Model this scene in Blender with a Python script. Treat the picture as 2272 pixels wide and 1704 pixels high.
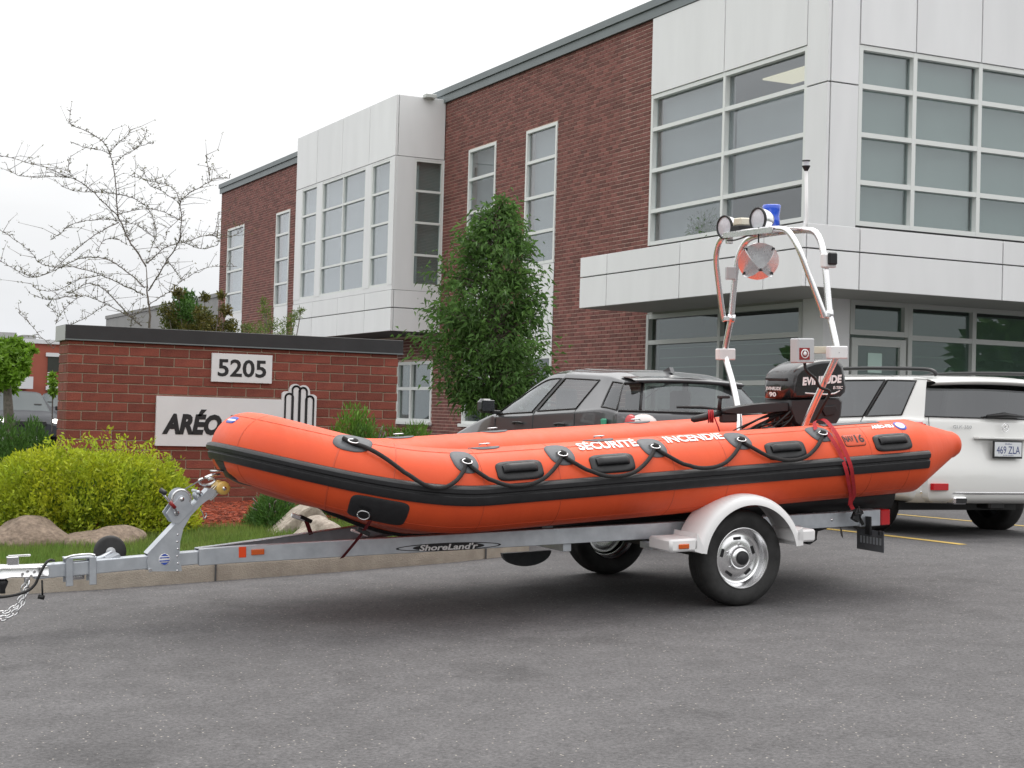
import bpy, bmesh, math, random
import numpy as np
from mathutils import Vector, Matrix
from math import sin, cos, pi, radians, sqrt, atan2
random.seed(7); RNG = np.random.default_rng(11)
S = bpy.context.scene
for o in list(bpy.data.objects): bpy.data.objects.remove(o)
COL = S.collection
# ---------------------------------------------------------------- camera
F_PX, PW, PH = 3579.19, 2272.0, 1704.0
YAW, PITCH, ROLL = radians(25.945), radians(1.1426), radians(1.5916)
CAM = np.array([0.0, 0.0, 1.5])
_f = np.array([sin(YAW)*cos(PITCH), cos(YAW)*cos(PITCH), sin(PITCH)])
_r = np.array([cos(YAW), -sin(YAW), 0.0]); _u = np.cross(_r, _f)
_r, _u = cos(ROLL)*_r+sin(ROLL)*_u, -sin(ROLL)*_r+cos(ROLL)*_u
cd = bpy.data.cameras.new('camera'); cam = bpy.data.objects.new('camera', cd); COL.objects.link(cam)
cd.sensor_width = 36.0; cd.lens = 36.0*F_PX/PW; cd.clip_start = 0.1; cd.clip_end = 3000
cam.matrix_world = Matrix(((_r[0], _u[0], -_f[0], CAM[0]), (_r[1], _u[1], -_f[1], CAM[1]), (_r[2], _u[2], -_f[2], CAM[2]), (0, 0, 0, 1)))
S.camera = cam
# ---------------------------------------------------------------- sky: even overcast over a Nishita base
SUN_EL, SUN_AZ = radians(64), radians(48)      # azimuth clockwise from +Y
W = bpy.data.worlds.new('World'); S.world = W; W.use_nodes = True
nt = W.node_tree; nt.nodes.clear()
def wn(t, **k):
    n = nt.nodes.new(t)
    for a, b in k.items(): setattr(n, a, b)
    return n
out = wn('ShaderNodeOutputWorld'); bg = wn('ShaderNodeBackground')
sky = wn('ShaderNodeTexSky', sky_type='NISHITA', sun_disc=False, sun_elevation=SUN_EL, sun_rotation=SUN_AZ, air_density=1.0, dust_density=3.0)
hs = wn('ShaderNodeHueSaturation'); hs.inputs['Saturation'].default_value = 0.25
tc = wn('ShaderNodeTexCoord'); sep = wn('ShaderNodeSeparateXYZ')
ramp = wn('ShaderNodeValToRGB')          # overcast: brighter towards the zenith, all round alike
e = ramp.color_ramp.elements
e[0].position = 0.0; e[0].color = (.80, .825, .87, 1); e[1].position = 1.0; e[1].color = (2.1, 2.1, 2.1, 1)
x = e.new(0.06); x.color = (.90, .915, .94, 1)
x = e.new(0.16); x.color = (1.12, 1.125, 1.13, 1)
x = e.new(0.5); x.color = (1.6, 1.6, 1.6, 1)
mp = wn('ShaderNodeMapping'); mp.inputs['Scale'].default_value = (1.0, 1.0, 3.2)
nz = wn('ShaderNodeTexNoise'); nz.inputs['Scale'].default_value = 2.6; nz.inputs['Detail'].default_value = 5
mr = wn('ShaderNodeMapRange'); mr.inputs['From Min'].default_value = .3; mr.inputs['From Max'].default_value = .7
mr.inputs['To Min'].default_value = .87; mr.inputs['To Max'].default_value = 1.10
mul = wn('ShaderNodeMixRGB', blend_type='MULTIPLY'); mul.inputs['Fac'].default_value = 1
sc = wn('ShaderNodeMixRGB', blend_type='MULTIPLY'); sc.inputs['Fac'].default_value = 1; sc.inputs['Color2'].default_value = (.1, .1, .1, 1)
mix = wn('ShaderNodeMixRGB'); mix.inputs['Fac'].default_value = .9
L = nt.links.new
L(tc.outputs['Generated'], sep.inputs[0]); L(sep.outputs['Z'], ramp.inputs[0])
L(tc.outputs['Generated'], mp.inputs[0]); L(mp.outputs[0], nz.inputs['Vector']); L(nz.outputs['Fac'], mr.inputs['Value'])
L(ramp.outputs[0], mul.inputs['Color1']); L(mr.outputs[0], mul.inputs['Color2'])
L(sky.outputs[0], hs.inputs['Color']); L(hs.outputs[0], sc.inputs['Color1'])
L(sc.outputs[0], mix.inputs['Color1']); L(mul.outputs[0], mix.inputs['Color2'])
L(mix.outputs[0], bg.inputs['Color']); bg.inputs['Strength'].default_value = 1.0
L(bg.outputs[0], out.inputs['Surface'])
sd = bpy.data.lights.new('sun', 'SUN'); sd.energy = 1.5; sd.angle = radians(42); sd.color = (1, .965, .91)
sun = bpy.data.objects.new('sun', sd); COL.objects.link(sun); sun.location = (0, 0, 30)
_sd = Vector((sin(SUN_AZ)*cos(SUN_EL), cos(SUN_AZ)*cos(SUN_EL), sin(SUN_EL)))
sun.rotation_euler = (-_sd).to_track_quat('-Z', 'Y').to_euler()
S.view_settings.view_transform = 'Standard'; S.view_settings.look = 'None'
S.view_settings.exposure = 0.06; S.view_settings.gamma = 1.0
# ---------------------------------------------------------------- pixel -> place
def ray(x, y): return _f+_r*((x-PW/2)/F_PX)-_u*((y-PH/2)/F_PX)
def at(x, y, **k):
    d = ray(x, y)
    if 'D' in k: return CAM+d*k['D']
    i = {'X': 0, 'Y': 1, 'Z': 2}[list(k)[0]]; v = list(k.values())[0]
    return CAM+d*(v-CAM[i])/d[i]
def proj(p):
    q = np.asarray(p)-CAM; z = q@_f
    return np.stack([PW/2+F_PX*(q@_r)/z, PH/2-F_PX*(q@_u)/z], -1)
# ---------------------------------------------------------------- object helpers
def smin(a, b, k): 
    h = np.clip(.5+.5*(b-a)/k, 0, 1); return b*(1-h)+a*h-k*h*(1-h)
def ground(X, Y):       # the drive rises from the street to the car park, then levels out
    X = np.asarray(X, float); Y = np.asarray(Y, float)
    sx = -smin(-smin(X, 9.75, 1.6), 14.0, 4.0); sy = -smin(-smin(Y, 11.6, 1.6), 14.0, 4.0)
    return .27+.042*(sx-6.13)+.02*(sy-9.05)
OFF = {}
def props(o, label=None, cat=None, group=None, kind=None):
    if label: o['label'] = label
    if cat: o['category'] = cat
    if group: o['group'] = group
    if kind: o['kind'] = kind
    return o
def thing(name, label, cat, loc=(0, 0, 0), rot=None, off=(0, 0, 0), group=None):
    o = bpy.data.objects.new(name, None); COL.objects.link(o); o.empty_display_size = .2
    m = Matrix.Translation(Vector(loc)) @ (rot.to_4x4() if rot is not None else Matrix.Identity(4))
    o.matrix_world = m @ Matrix.Translation(Vector(off)); OFF[o.name] = Vector(off)
    return props(o, label, cat, group)
def link(name, me, parent=None, kind=None, label=None):
    o = bpy.data.objects.new(name, me); COL.objects.link(o)
    if parent is not None: o.parent = parent
    if kind: o['kind'] = kind
    if label: o['label'] = label
    return o
class MB:
    def __init__(s): s.v = []; s.f = []; s.m = []; s.sm = []
    def add(s, vs, fs, mi=0, smooth=True):
        b = len(s.v); s.v += [tuple(float(c) for c in p) for p in vs]
        for f in fs: s.f.append([i+b for i in f]); s.m.append(mi); s.sm.append(smooth)
        return s
    def box(s, a, b, mi=0, bev=0, rot=None, piv=None):
        x0, y0, z0 = [min(a[i], b[i]) for i in range(3)]; x1, y1, z1 = [max(a[i], b[i]) for i in range(3)]
        if bev > 0:
            c = [((x0+x1)/2, (y0+y1)/2)]; vs = []
            bx = min(bev, (x1-x0)*.45, (y1-y0)*.45, (z1-z0)*.45)
            prof = [(0, bx), (0, None)]
            def ring(z, ins):
                X0, X1, Y0, Y1 = x0+ins, x1-ins, y0+ins, y1-ins; k = bx-ins if ins < bx else 0; k = max(k, bx*.3)
                return [(X0+k, Y0, z), (X1-k, Y0, z), (X1, Y0+k, z), (X1, Y1-k, z), (X1-k, Y1, z), (X0+k, Y1, z), (X0, Y1-k, z), (X0, Y0+k, z)]
            rs = [ring(z0, bx*.7), ring(z0+bx*.7, 0), ring(z1-bx*.7, 0), ring(z1, bx*.7)]
            vs = sum(rs, []); fs = [list(range(7, -1, -1)), list(range(24, 32))]
            for k in range(3):
                for i in range(8): fs.append([k*8+i, k*8+(i+1) % 8, k*8+8+(i+1) % 8, k*8+8+i])
        else:
            vs = [(x0, y0, z0), (x1, y0, z0), (x1, y1, z0), (x0, y1, z0), (x0, y0, z1), (x1, y0, z1), (x1, y1, z1), (x0, y1, z1)]
            fs = [(3, 2, 1, 0), (4, 5, 6, 7), (0, 1, 5, 4), (1, 2, 6, 5), (2, 3, 7, 6), (3, 0, 4, 7)]
        if rot is not None:
            p = Vector(piv if piv is not None else ((x0+x1)/2, (y0+y1)/2, (z0+z1)/2))
            vs = [tuple(rot @ (Vector(v)-p)+p) for v in vs]
        return s.add(vs, fs, mi, False)
    def tube(s, pts, r, n=10, mi=0, caps=True, smooth=True, up=(0, 0, 1)):
        P = [Vector(p) for p in pts]; k = len(P); rr = r if hasattr(r, '__len__') else [r]*k
        vs = []; prev = None
        for i in range(k):
            t = (P[min(i+1, k-1)]-P[max(i-1, 0)])
            t = t.normalized() if t.length > 1e-9 else Vector((0, 0, 1))
            if prev is None:
                a = Vector(up) if abs(t.dot(Vector(up))) < .95 else Vector((1, 0, 0)); nrm = (a-t*a.dot(t)).normalized()
            else:
                nrm = prev-t*prev.dot(t); nrm = nrm.normalized() if nrm.length > 1e-6 else prev
            prev = nrm; bn = t.cross(nrm)
            for j in range(n):
                w = 2*pi*j/n; vs.append(P[i]+nrm*(cos(w)*rr[i])+bn*(sin(w)*rr[i]))
        fs = [[i*n+j, i*n+(j+1) % n, (i+1)*n+(j+1) % n, (i+1)*n+j] for i in range(k-1) for j in range(n)]
        if caps: fs += [list(range(n-1, -1, -1)), [(k-1)*n+j for j in range(n)]]
        return s.add(vs, fs, mi, smooth)
    def lathe(s, prof, c=(0, 0, 0), axis='z', n=24, mi=0, smooth=True, a0=0, a1=2*pi):
        full = abs(a1-a0-2*pi) < 1e-6; m = n if full else n+1; vs = []
        ax = Vector({'x': (1, 0, 0), 'y': (0, 1, 0), 'z': (0, 0, 1)}[axis]) if isinstance(axis, str) else Vector(axis).normalized()
        e1 = (Vector((0, 0, 1)) if abs(ax.z) < .9 else Vector((1, 0, 0))); e1 = (e1-ax*e1.dot(ax)).normalized(); e2 = ax.cross(e1)
        for (r, h) in prof:
            for j in range(m):
                w = a0+(a1-a0)*j/n; vs.append(Vector(c)+ax*h+e1*(r*cos(w))+e2*(r*sin(w)))
        fs = []
        for i in range(len(prof)-1):
            for j in range(n): fs.append([i*m+j, i*m+(j+1) % m, (i+1)*m+(j+1) % m, (i+1)*m+j])
        return s.add(vs, fs, mi, smooth)
    def prism(s, poly, fn, a, b, mi=0, smooth=False):   # poly (p,q), fn(p,q,t)->xyz
        n = len(poly); vs = [fn(p, q, a) for p, q in poly]+[fn(p, q, b) for p, q in poly]
        fs = [list(range(n-1, -1, -1)), list(range(n, 2*n))]+[[i, (i+1) % n, n+(i+1) % n, n+i] for i in range(n)]
        return s.add(vs, fs, mi, smooth)
    def grid(s, rows, mi=0, smooth=True, closeu=False):
        m = len(rows[0]); vs = [p for r in rows for p in r]; fs = []
        for i in range(len(rows)-1):
            for j in range(m if closeu else m-1): fs.append([i*m+j, i*m+(j+1) % m, (i+1)*m+(j+1) % m, (i+1)*m+j])
        return s.add(vs, fs, mi, smooth)
    def ball(s, c, r, n=12, mi=0, sc=(1, 1, 1)):
        vs = []; fs = []; k = n//2
        for i in range(k+1):
            a = pi*i/k
            for j in range(n): w = 2*pi*j/n; vs.append((c[0]+r*sc[0]*sin(a)*cos(w), c[1]+r*sc[1]*sin(a)*sin(w), c[2]+r*sc[2]*cos(a)))
        for i in range(k):
            for j in range(n): fs.append([i*n+j, (i+1)*n+j, (i+1)*n+(j+1) % n, i*n+(j+1) % n])
        return s.add(vs, fs, mi, True)
    def mesh(s, name, mats, off=Vector((0, 0, 0)), bevel=0, seg=2, fixn=True):
        me = bpy.data.meshes.new(name)
        me.from_pydata([(p[0]-off[0], p[1]-off[1], p[2]-off[2]) for p in s.v], [], s.f)
        for m in (mats if isinstance(mats, (list, tuple)) else [mats]): me.materials.append(m)
        me.polygons.foreach_set('material_index', s.m); me.polygons.foreach_set('use_smooth', s.sm)
        bm = bmesh.new(); bm.from_mesh(me)
        bmesh.ops.remove_doubles(bm, verts=bm.verts, dist=1e-5)
        if fixn: bmesh.ops.recalc_face_normals(bm, faces=bm.faces)
        if bevel > 0:
            ed = [e for e in bm.edges if len(e.link_faces) == 2 and e.calc_face_angle(0) > .5]
            bmesh.ops.bevel(bm, geom=ed, offset=bevel, segments=seg, affect='EDGES', profile=.6, clamp_overlap=True)
        bm.to_mesh(me); bm.free(); me.update()
        return me
    def build(s, name, mats, parent=None, kind=None, label=None, bevel=0, seg=2, autos=None, fixn=True):
        root = parent
        while root is not None and root.name not in OFF: root = root.parent
        off = OFF[root.name] if root is not None else Vector((0, 0, 0))
        me = s.mesh(name, mats, off, bevel, seg, fixn)
        if autos is not None:
            try: me.set_sharp_from_angle(angle=radians(autos))
            except Exception: pass
        return link(name, me, parent, kind, label)
def text_mesh(txt, size=1.0, bold=0.0, shear=0.0, sx=1.0, spacing=1.0, extr=0.0):
    cu = bpy.data.curves.new('t', 'FONT'); cu.body = txt; cu.size = size; cu.offset = bold*size; cu.shear = shear; cu.space_character = spacing
    cu.align_x = 'CENTER'; cu.align_y = 'CENTER'; cu.resolution_u = 3; cu.extrude = extr
    o = bpy.data.objects.new('t', cu); COL.objects.link(o)
    dg = bpy.context.evaluated_depsgraph_get(); me = o.evaluated_get(dg).to_mesh()
    vs = [(v.co.x*sx, v.co.y, v.co.z) for v in me.vertices]; fs = [list(p.vertices) for p in me.polygons]
    o.evaluated_get(dg).to_mesh_clear(); bpy.data.objects.remove(o); bpy.data.curves.remove(cu)
    xs = [v[0] for v in vs]; ys = [v[1] for v in vs]; cx = (min(xs)+max(xs))/2; cy = (min(ys)+max(ys))/2
    return [(v[0]-cx, v[1]-cy, v[2]) for v in vs], fs, max(xs)-min(xs), max(ys)-min(ys)
def text_fit(txt, w, h, **k):      # glyph outlines scaled to w x h
    vs, fs, tw, th = text_mesh(txt, 1.0, **k)
    return [(v[0]*w/tw, v[1]*h/th, v[2]) for v in vs], fs
def text_part(name, txt, w, h, fn, mat, parent, **k):     # fn(u,v)->xyz
    vs, fs = text_fit(txt, w, h, **k); m = MB(); m.add([fn(v[0], v[1]) for v in vs], fs, 0, False)
    return m.build(name, mat, parent, fixn=False)
# ---------------------------------------------------------------- materials
def mat(name, col, rough=.5, metal=0.0, var=0.0, vs=6.0, bump=0.0, bs=40.0, spec=.5, coat=0.0, orand=0.0, isl=0.0, col2=None, detail=4, emit=None, estr=0, trans=0.0, wear=None):
    m = bpy.data.materials.new(name); m.use_nodes = True; t = m.node_tree; N = t.nodes; l = t.links.new; b = N['Principled BSDF']
    b.inputs['Roughness'].default_value = rough; b.inputs['Metallic'].default_value = metal; b.inputs['Specular IOR Level'].default_value = spec
    b.inputs['Coat Weight'].default_value = coat; b.inputs['Coat Roughness'].default_value = .04
    c = (col[0], col[1], col[2], 1); b.inputs['Base Color'].default_value = c; src = None
    tcn = N.new('ShaderNodeTexCoord')
    if var > 0 or col2:
        nz = N.new('ShaderNodeTexNoise'); nz.inputs['Scale'].default_value = vs; nz.inputs['Detail'].default_value = detail; nz.inputs['Roughness'].default_value = .6
        l(tcn.outputs['Object'], nz.inputs['Vector'])
        r = N.new('ShaderNodeValToRGB'); l(nz.outputs['Fac'], r.inputs[0])
        d = col2 if col2 else tuple(k*(1-var) for k in col); hi = col if col2 else tuple(min(1, k*(1+var)) for k in col)
        r.color_ramp.elements[0].position = .32; r.color_ramp.elements[0].color = (*d, 1); r.color_ramp.elements[1].position = .68; r.color_ramp.elements[1].color = (*hi, 1)
        src = r.outputs[0]
    if orand > 0 or isl > 0:
        mr = N.new('ShaderNodeMapRange'); k = orand or isl
        if orand > 0: l(N.new('ShaderNodeObjectInfo').outputs['Random'], mr.inputs['Value'])
        else: l(N.new('ShaderNodeNewGeometry').outputs['Random Per Island'], mr.inputs['Value'])
        mr.inputs['To Min'].default_value = 1-k; mr.inputs['To Max'].default_value = 1+k
        mm = N.new('ShaderNodeMixRGB'); mm.blend_type = 'MULTIPLY'; mm.inputs['Fac'].default_value = 1; mm.inputs['Color1'].default_value = c
        if src: l(src, mm.inputs['Color1'])
        l(mr.outputs[0], mm.inputs['Color2']); src = mm.outputs[0]
    if src: l(src, b.inputs['Base Color'])
    if bump > 0:
        n2 = N.new('ShaderNodeTexNoise'); n2.inputs['Scale'].default_value = bs; n2.inputs['Detail'].default_value = 3; l(tcn.outputs['Object'], n2.inputs['Vector'])
        bp = N.new('ShaderNodeBump'); bp.inputs['Strength'].default_value = bump; bp.inputs['Distance'].default_value = .01; l(n2.outputs['Fac'], bp.inputs['Height']); l(bp.outputs[0], b.inputs['Normal'])
    if wear:      # roughness breakup
        n3 = N.new('ShaderNodeTexNoise'); n3.inputs['Scale'].default_value = wear[0]; n3.inputs['Detail'].default_value = 5; l(tcn.outputs['Object'], n3.inputs['Vector'])
        m3 = N.new('ShaderNodeMapRange'); m3.inputs['To Min'].default_value = wear[1]; m3.inputs['To Max'].default_value = wear[2]; l(n3.outputs['Fac'], m3.inputs['Value']); l(m3.outputs[0], b.inputs['Roughness'])
    if emit: b.inputs['Emission Color'].default_value = (*emit, 1); b.inputs['Emission Strength'].default_value = estr
    if trans: b.inputs['Transmission Weight'].default_value = trans
    return m
def leaf_mat(name, c1, c2, transl=.35, rough=.45, isl=.3):
    m = mat(name, c1, rough, var=0, col2=c2, vs=3.5, isl=isl, spec=.35); t = m.node_tree; N = t.nodes; l = t.links.new
    b = N['Principled BSDF']; o = N['Material Output']; tr = N.new('ShaderNodeBsdfTranslucent'); mx = N.new('ShaderNodeMixShader'); mx.inputs[0].default_value = transl
    s = b.inputs['Base Color'].links[0].from_socket; l(s, tr.inputs['Color']); l(b.outputs[0], mx.inputs[1]); l(tr.outputs[0], mx.inputs[2]); l(mx.outputs[0], o.inputs['Surface'])
    return m
def glass_mat(name, tint=(.6, .68, .66), ior=1.75, rough=.0, gcol=(.95, .97, 1)):
    m = bpy.data.materials.new(name); m.use_nodes = True; t = m.node_tree; N = t.nodes; l = t.links.new; N.remove(N['Principled BSDF'])
    o = N['Material Output']; tr = N.new('ShaderNodeBsdfTransparent'); tr.inputs[0].default_value = (*tint, 1)
    g = N.new('ShaderNodeBsdfGlossy'); g.inputs['Roughness'].default_value = rough; g.inputs['Color'].default_value = (*gcol, 1)
    lw = N.new('ShaderNodeLayerWeight'); pw = N.new('ShaderNodeMath'); pw.operation = 'POWER'; pw.inputs[1].default_value = 4.0; mr = N.new('ShaderNodeMapRange'); mx = N.new('ShaderNodeMixShader')
    f0 = ((ior-1)/(ior+1))**2; mr.inputs['To Min'].default_value = f0; mr.inputs['To Max'].default_value = 1.0
    l(lw.outputs['Facing'], pw.inputs[0]); l(pw.outputs[0], mr.inputs['Value']); l(mr.outputs[0], mx.inputs[0]); l(tr.outputs[0], mx.inputs[1]); l(g.outputs[0], mx.inputs[2]); l(mx.outputs[0], o.inputs['Surface'])
    return m
def fabric_mat():      # coated fabric: weave, faint puckers, scuffed and slightly faded patches
    m = mat('orange_hypalon', (.78, .094, .022), .45, col2=(.68, .076, .020), vs=2.2, detail=7, spec=.38, wear=(9, .38, .58)); t = m.node_tree; N = t.nodes; l = t.links.new; b = N['Principled BSDF']
    tc = N.new('ShaderNodeTexCoord'); w = N.new('ShaderNodeTexNoise'); w.inputs['Scale'].default_value = 260; l(tc.outputs['Object'], w.inputs['Vector'])
    mp = N.new('ShaderNodeMapping'); mp.inputs['Scale'].default_value = (16, 3, 3); l(tc.outputs['Object'], mp.inputs[0]); p = N.new('ShaderNodeTexNoise'); p.inputs['Scale'].default_value = 1.0; p.inputs['Detail'].default_value = 2; l(mp.outputs[0], p.inputs['Vector'])
    b1 = N.new('ShaderNodeBump'); b1.inputs['Strength'].default_value = .10; b1.inputs['Distance'].default_value = .004; l(w.outputs['Fac'], b1.inputs['Height'])
    b2 = N.new('ShaderNodeBump'); b2.inputs['Strength'].default_value = .22; b2.inputs['Distance'].default_value = .012; l(p.outputs['Fac'], b2.inputs['Height']); l(b1.outputs[0], b2.inputs['Normal']); l(b2.outputs[0], b.inputs['Normal'])
    return m
MT = dict(
 orange=fabric_mat(),
 orange_tape=mat('orange_tape', (.60, .070, .018), .5),
 black_rubber=mat('black_rubber', (.018, .018, .02), .45, var=.2, vs=20, bump=.08, bs=200, wear=(12, .35, .6)),
 grey_rubber=mat('grey_rubber', (.10, .105, .115), .55, var=.12, vs=25, bump=.08, bs=150),
 black_hull=mat('black_hull', (.014, .014, .015), .5),
 rope=mat('black_rope', (.02, .018, .018), .8, bump=.6, bs=220),
 white_print=mat('white_print', (.82, .82, .82), .5), black_print=mat('black_print', (.012, .012, .014), .5),
 blue_print=mat('blue_print', (.03, .08, .42), .4),
 galv=mat('galvanised_steel', (.60, .63, .67), .38, .75, col2=(.46, .49, .53), vs=9, detail=6, wear=(14, .3, .55)),
 alu=mat('bright_aluminium', (.86, .86, .87), .24, .95, wear=(10, .16, .36)),
 chrome=mat('chrome', (.9, .9, .91), .2, 1.0, wear=(8, .16, .30)),
 steel=mat('stainless_steel', (.75, .75, .76), .2, 1.0),
 black_metal=mat('black_metal', (.02, .02, .022), .45, .3),
 white_plastic=mat('white_plastic', (.80, .79, .79), .35, var=.03, vs=4, spec=.5, wear=(7, .28, .45)),
 tyre=mat('tyre_rubber', (.024, .0235, .0235), .7, var=.45, vs=9, bump=.1, bs=120),
 yellow_roller=mat('yellow_polyurethane', (.72, .47, .12), .3, var=.06, vs=12, spec=.5),
 red_strap=mat('red_webbing', (.42, .012, .02), .7, bump=.3, bs=400, var=.15, vs=30), dkred_strap=mat('dark_red_webbing', (.16, .008, .014), .75, bump=.3, bs=400),
 red_lens=mat('red_lens', (.5, .01, .015), .15, spec=.6, coat=.5), amber_lens=mat('amber_lens', (.6, .1, .01), .2, coat=.5), red_reflector=mat('orange_red_reflector', (.8, .07, .01), .3),
 cowl=mat('black_gloss_cowl', (.018, .019, .021), .22, coat=.5, wear=(6, .16, .34)),
 motor_dark=mat('dark_motor_plastic', (.016, .016, .018), .5, bump=.05, bs=100), cable=mat('black_cable', (.012, .012, .012), .5),
 lens_white=mat('lamp_lens', (.62, .63, .68), .12, spec=.7, coat=.4, var=.08, vs=60), blue_lens=mat('blue_lens', (.02, .09, .62), .15, coat=.6, spec=.6), cream=mat('cream_plastic', (.66, .62, .50), .4),
 grey_plastic=mat('light_grey_plastic', (.50, .51, .52), .45), red_label=mat('dark_red_label', (.28, .02, .02), .4), carpet=mat('bunk_carpet', (.03, .03, .032), .95, bump=.5, bs=300),
 wood=mat('bunk_wood', (.62, .50, .33), .7, var=.2, vs=10),
)
# ================================================================ ground, kerb, lawn, lines
def asphalt_mat():
    m = bpy.data.materials.new('asphalt'); m.use_nodes = True; t = m.node_tree; N = t.nodes; l = t.links.new; b = N['Principled BSDF']
    tc = N.new('ShaderNodeTexCoord'); b.inputs['Roughness'].default_value = .82; b.inputs['Specular IOR Level'].default_value = .3
    def noise(s, d=3, r=.6):
        n = N.new('ShaderNodeTexNoise'); n.inputs['Scale'].default_value = s; n.inputs['Detail'].default_value = d; n.inputs['Roughness'].default_value = r; l(tc.outputs['Object'], n.inputs['Vector']); return n
    big = noise(.35, 5); mid = noise(4, 4); fine = noise(48, 5, .85)
    v = N.new('ShaderNodeTexVoronoi'); v.inputs['Scale'].default_value = 70; l(tc.outputs['Object'], v.inputs['Vector'])
    r1 = N.new('ShaderNodeValToRGB'); l(fine.outputs['Fac'], r1.inputs[0]); e = r1.color_ramp.elements
    e[0].position = .34; e[0].color = (.056, .0545, .056, 1); e[1].position = .66; e[1].color = (.158, .152, .155, 1)
    r2 = N.new('ShaderNodeMapRange'); l(mid.outputs['Fac'], r2.inputs['Value']); r2.inputs['From Min'].default_value = .3; r2.inputs['From Max'].default_value = .7; r2.inputs['To Min'].default_value = .86; r2.inputs['To Max'].default_value = 1.12
    r3 = N.new('ShaderNodeMapRange'); l(big.outputs['Fac'], r3.inputs['Value']); r3.inputs['From Min'].default_value = .3; r3.inputs['From Max'].default_value = .7; r3.inputs['To Min'].default_value = .88; r3.inputs['To Max'].default_value = 1.1
    m1 = N.new('ShaderNodeMixRGB'); m1.blend_type = 'MULTIPLY'; m1.inputs[0].default_value = 1; l(r1.outputs[0], m1.inputs[1]); l(r2.outputs[0], m1.inputs[2])
    m2 = N.new('ShaderNodeMixRGB'); m2.blend_type = 'MULTIPLY'; m2.inputs[0].default_value = 1; l(m1.outputs[0], m2.inputs[1]); l(r3.outputs[0], m2.inputs[2])
    st = noise(1.1, 6, .55); rs = N.new('ShaderNodeValToRGB'); l(st.outputs['Fac'], rs.inputs[0]); rs.color_ramp.elements[0].position = .30; rs.color_ramp.elements[0].color = (.72, .72, .72, 1); rs.color_ramp.elements[1].position = .42; rs.color_ramp.elements[1].color = (1, 1, 1, 1)
    ms = N.new('ShaderNodeMixRGB'); ms.blend_type = 'MULTIPLY'; ms.inputs[0].default_value = 1; l(m2.outputs[0], ms.inputs[1]); l(rs.outputs[0], ms.inputs[2]); m2 = ms
    # pale stones showing in the wearing course
    sp = N.new('ShaderNodeValToRGB'); sc = N.new('ShaderNodeSeparateColor'); l(v.outputs['Color'], sc.inputs[0]); l(sc.outputs[0], sp.inputs[0])
    sp.color_ramp.interpolation = 'CONSTANT'; sp.color_ramp.elements[0].color = (0, 0, 0, 1); sp.color_ramp.elements[1].position = .975; sp.color_ramp.elements[1].color = (1, 1, 1, 1)
    dd = N.new('ShaderNodeMath'); dd.operation = 'LESS_THAN'; dd.inputs[1].default_value = .34; l(v.outputs['Distance'], dd.inputs[0])
    mm = N.new('ShaderNodeMath'); mm.operation = 'MULTIPLY'; l(sp.outputs[0], mm.inputs[0]); l(dd.outputs[0], mm.inputs[1])
    m3 = N.new('ShaderNodeMixRGB'); m3.inputs[2].default_value = (.38, .35, .31, 1); l(mm.outputs[0], m3.inputs[0]); l(m2.outputs[0], m3.inputs[1]); l(m3.outputs[0], b.inputs['Base Color'])
    bp = N.new('ShaderNodeBump'); bp.inputs['Strength'].default_value = .6; bp.inputs['Distance'].default_value = .006; l(fine.outputs['Fac'], bp.inputs['Height']); l(bp.outputs[0], b.inputs['Normal'])
    return m
def panel_mat():      # painted cladding with faint rain streaks
    m = mat('white_cladding', (.78, .785, .79), .38, orand=.03, wear=(3, .3, .45)); t = m.node_tree; N = t.nodes; l = t.links.new; b = N['Principled BSDF']; src = b.inputs['Base Color'].links[0].from_socket
    g = N.new('ShaderNodeNewGeometry'); mp = N.new('ShaderNodeMapping'); mp.inputs['Scale'].default_value = (2.2, 2.2, .5); l(g.outputs['Position'], mp.inputs[0]); n = N.new('ShaderNodeTexNoise'); n.inputs['Scale'].default_value = 1.3; n.inputs['Detail'].default_value = 6; l(mp.outputs[0], n.inputs['Vector'])
    r = N.new('ShaderNodeMapRange'); r.inputs['From Min'].default_value = .35; r.inputs['From Max'].default_value = .65; r.inputs['To Min'].default_value = .965; r.inputs['To Max'].default_value = 1.015; l(n.outputs['Fac'], r.inputs['Value'])
    x = N.new('ShaderNodeMixRGB'); x.blend_type = 'MULTIPLY'; x.inputs[0].default_value = 1; l(src, x.inputs[1]); l(r.outputs[0], x.inputs[2]); l(x.outputs[0], b.inputs['Base Color']); return m
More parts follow.
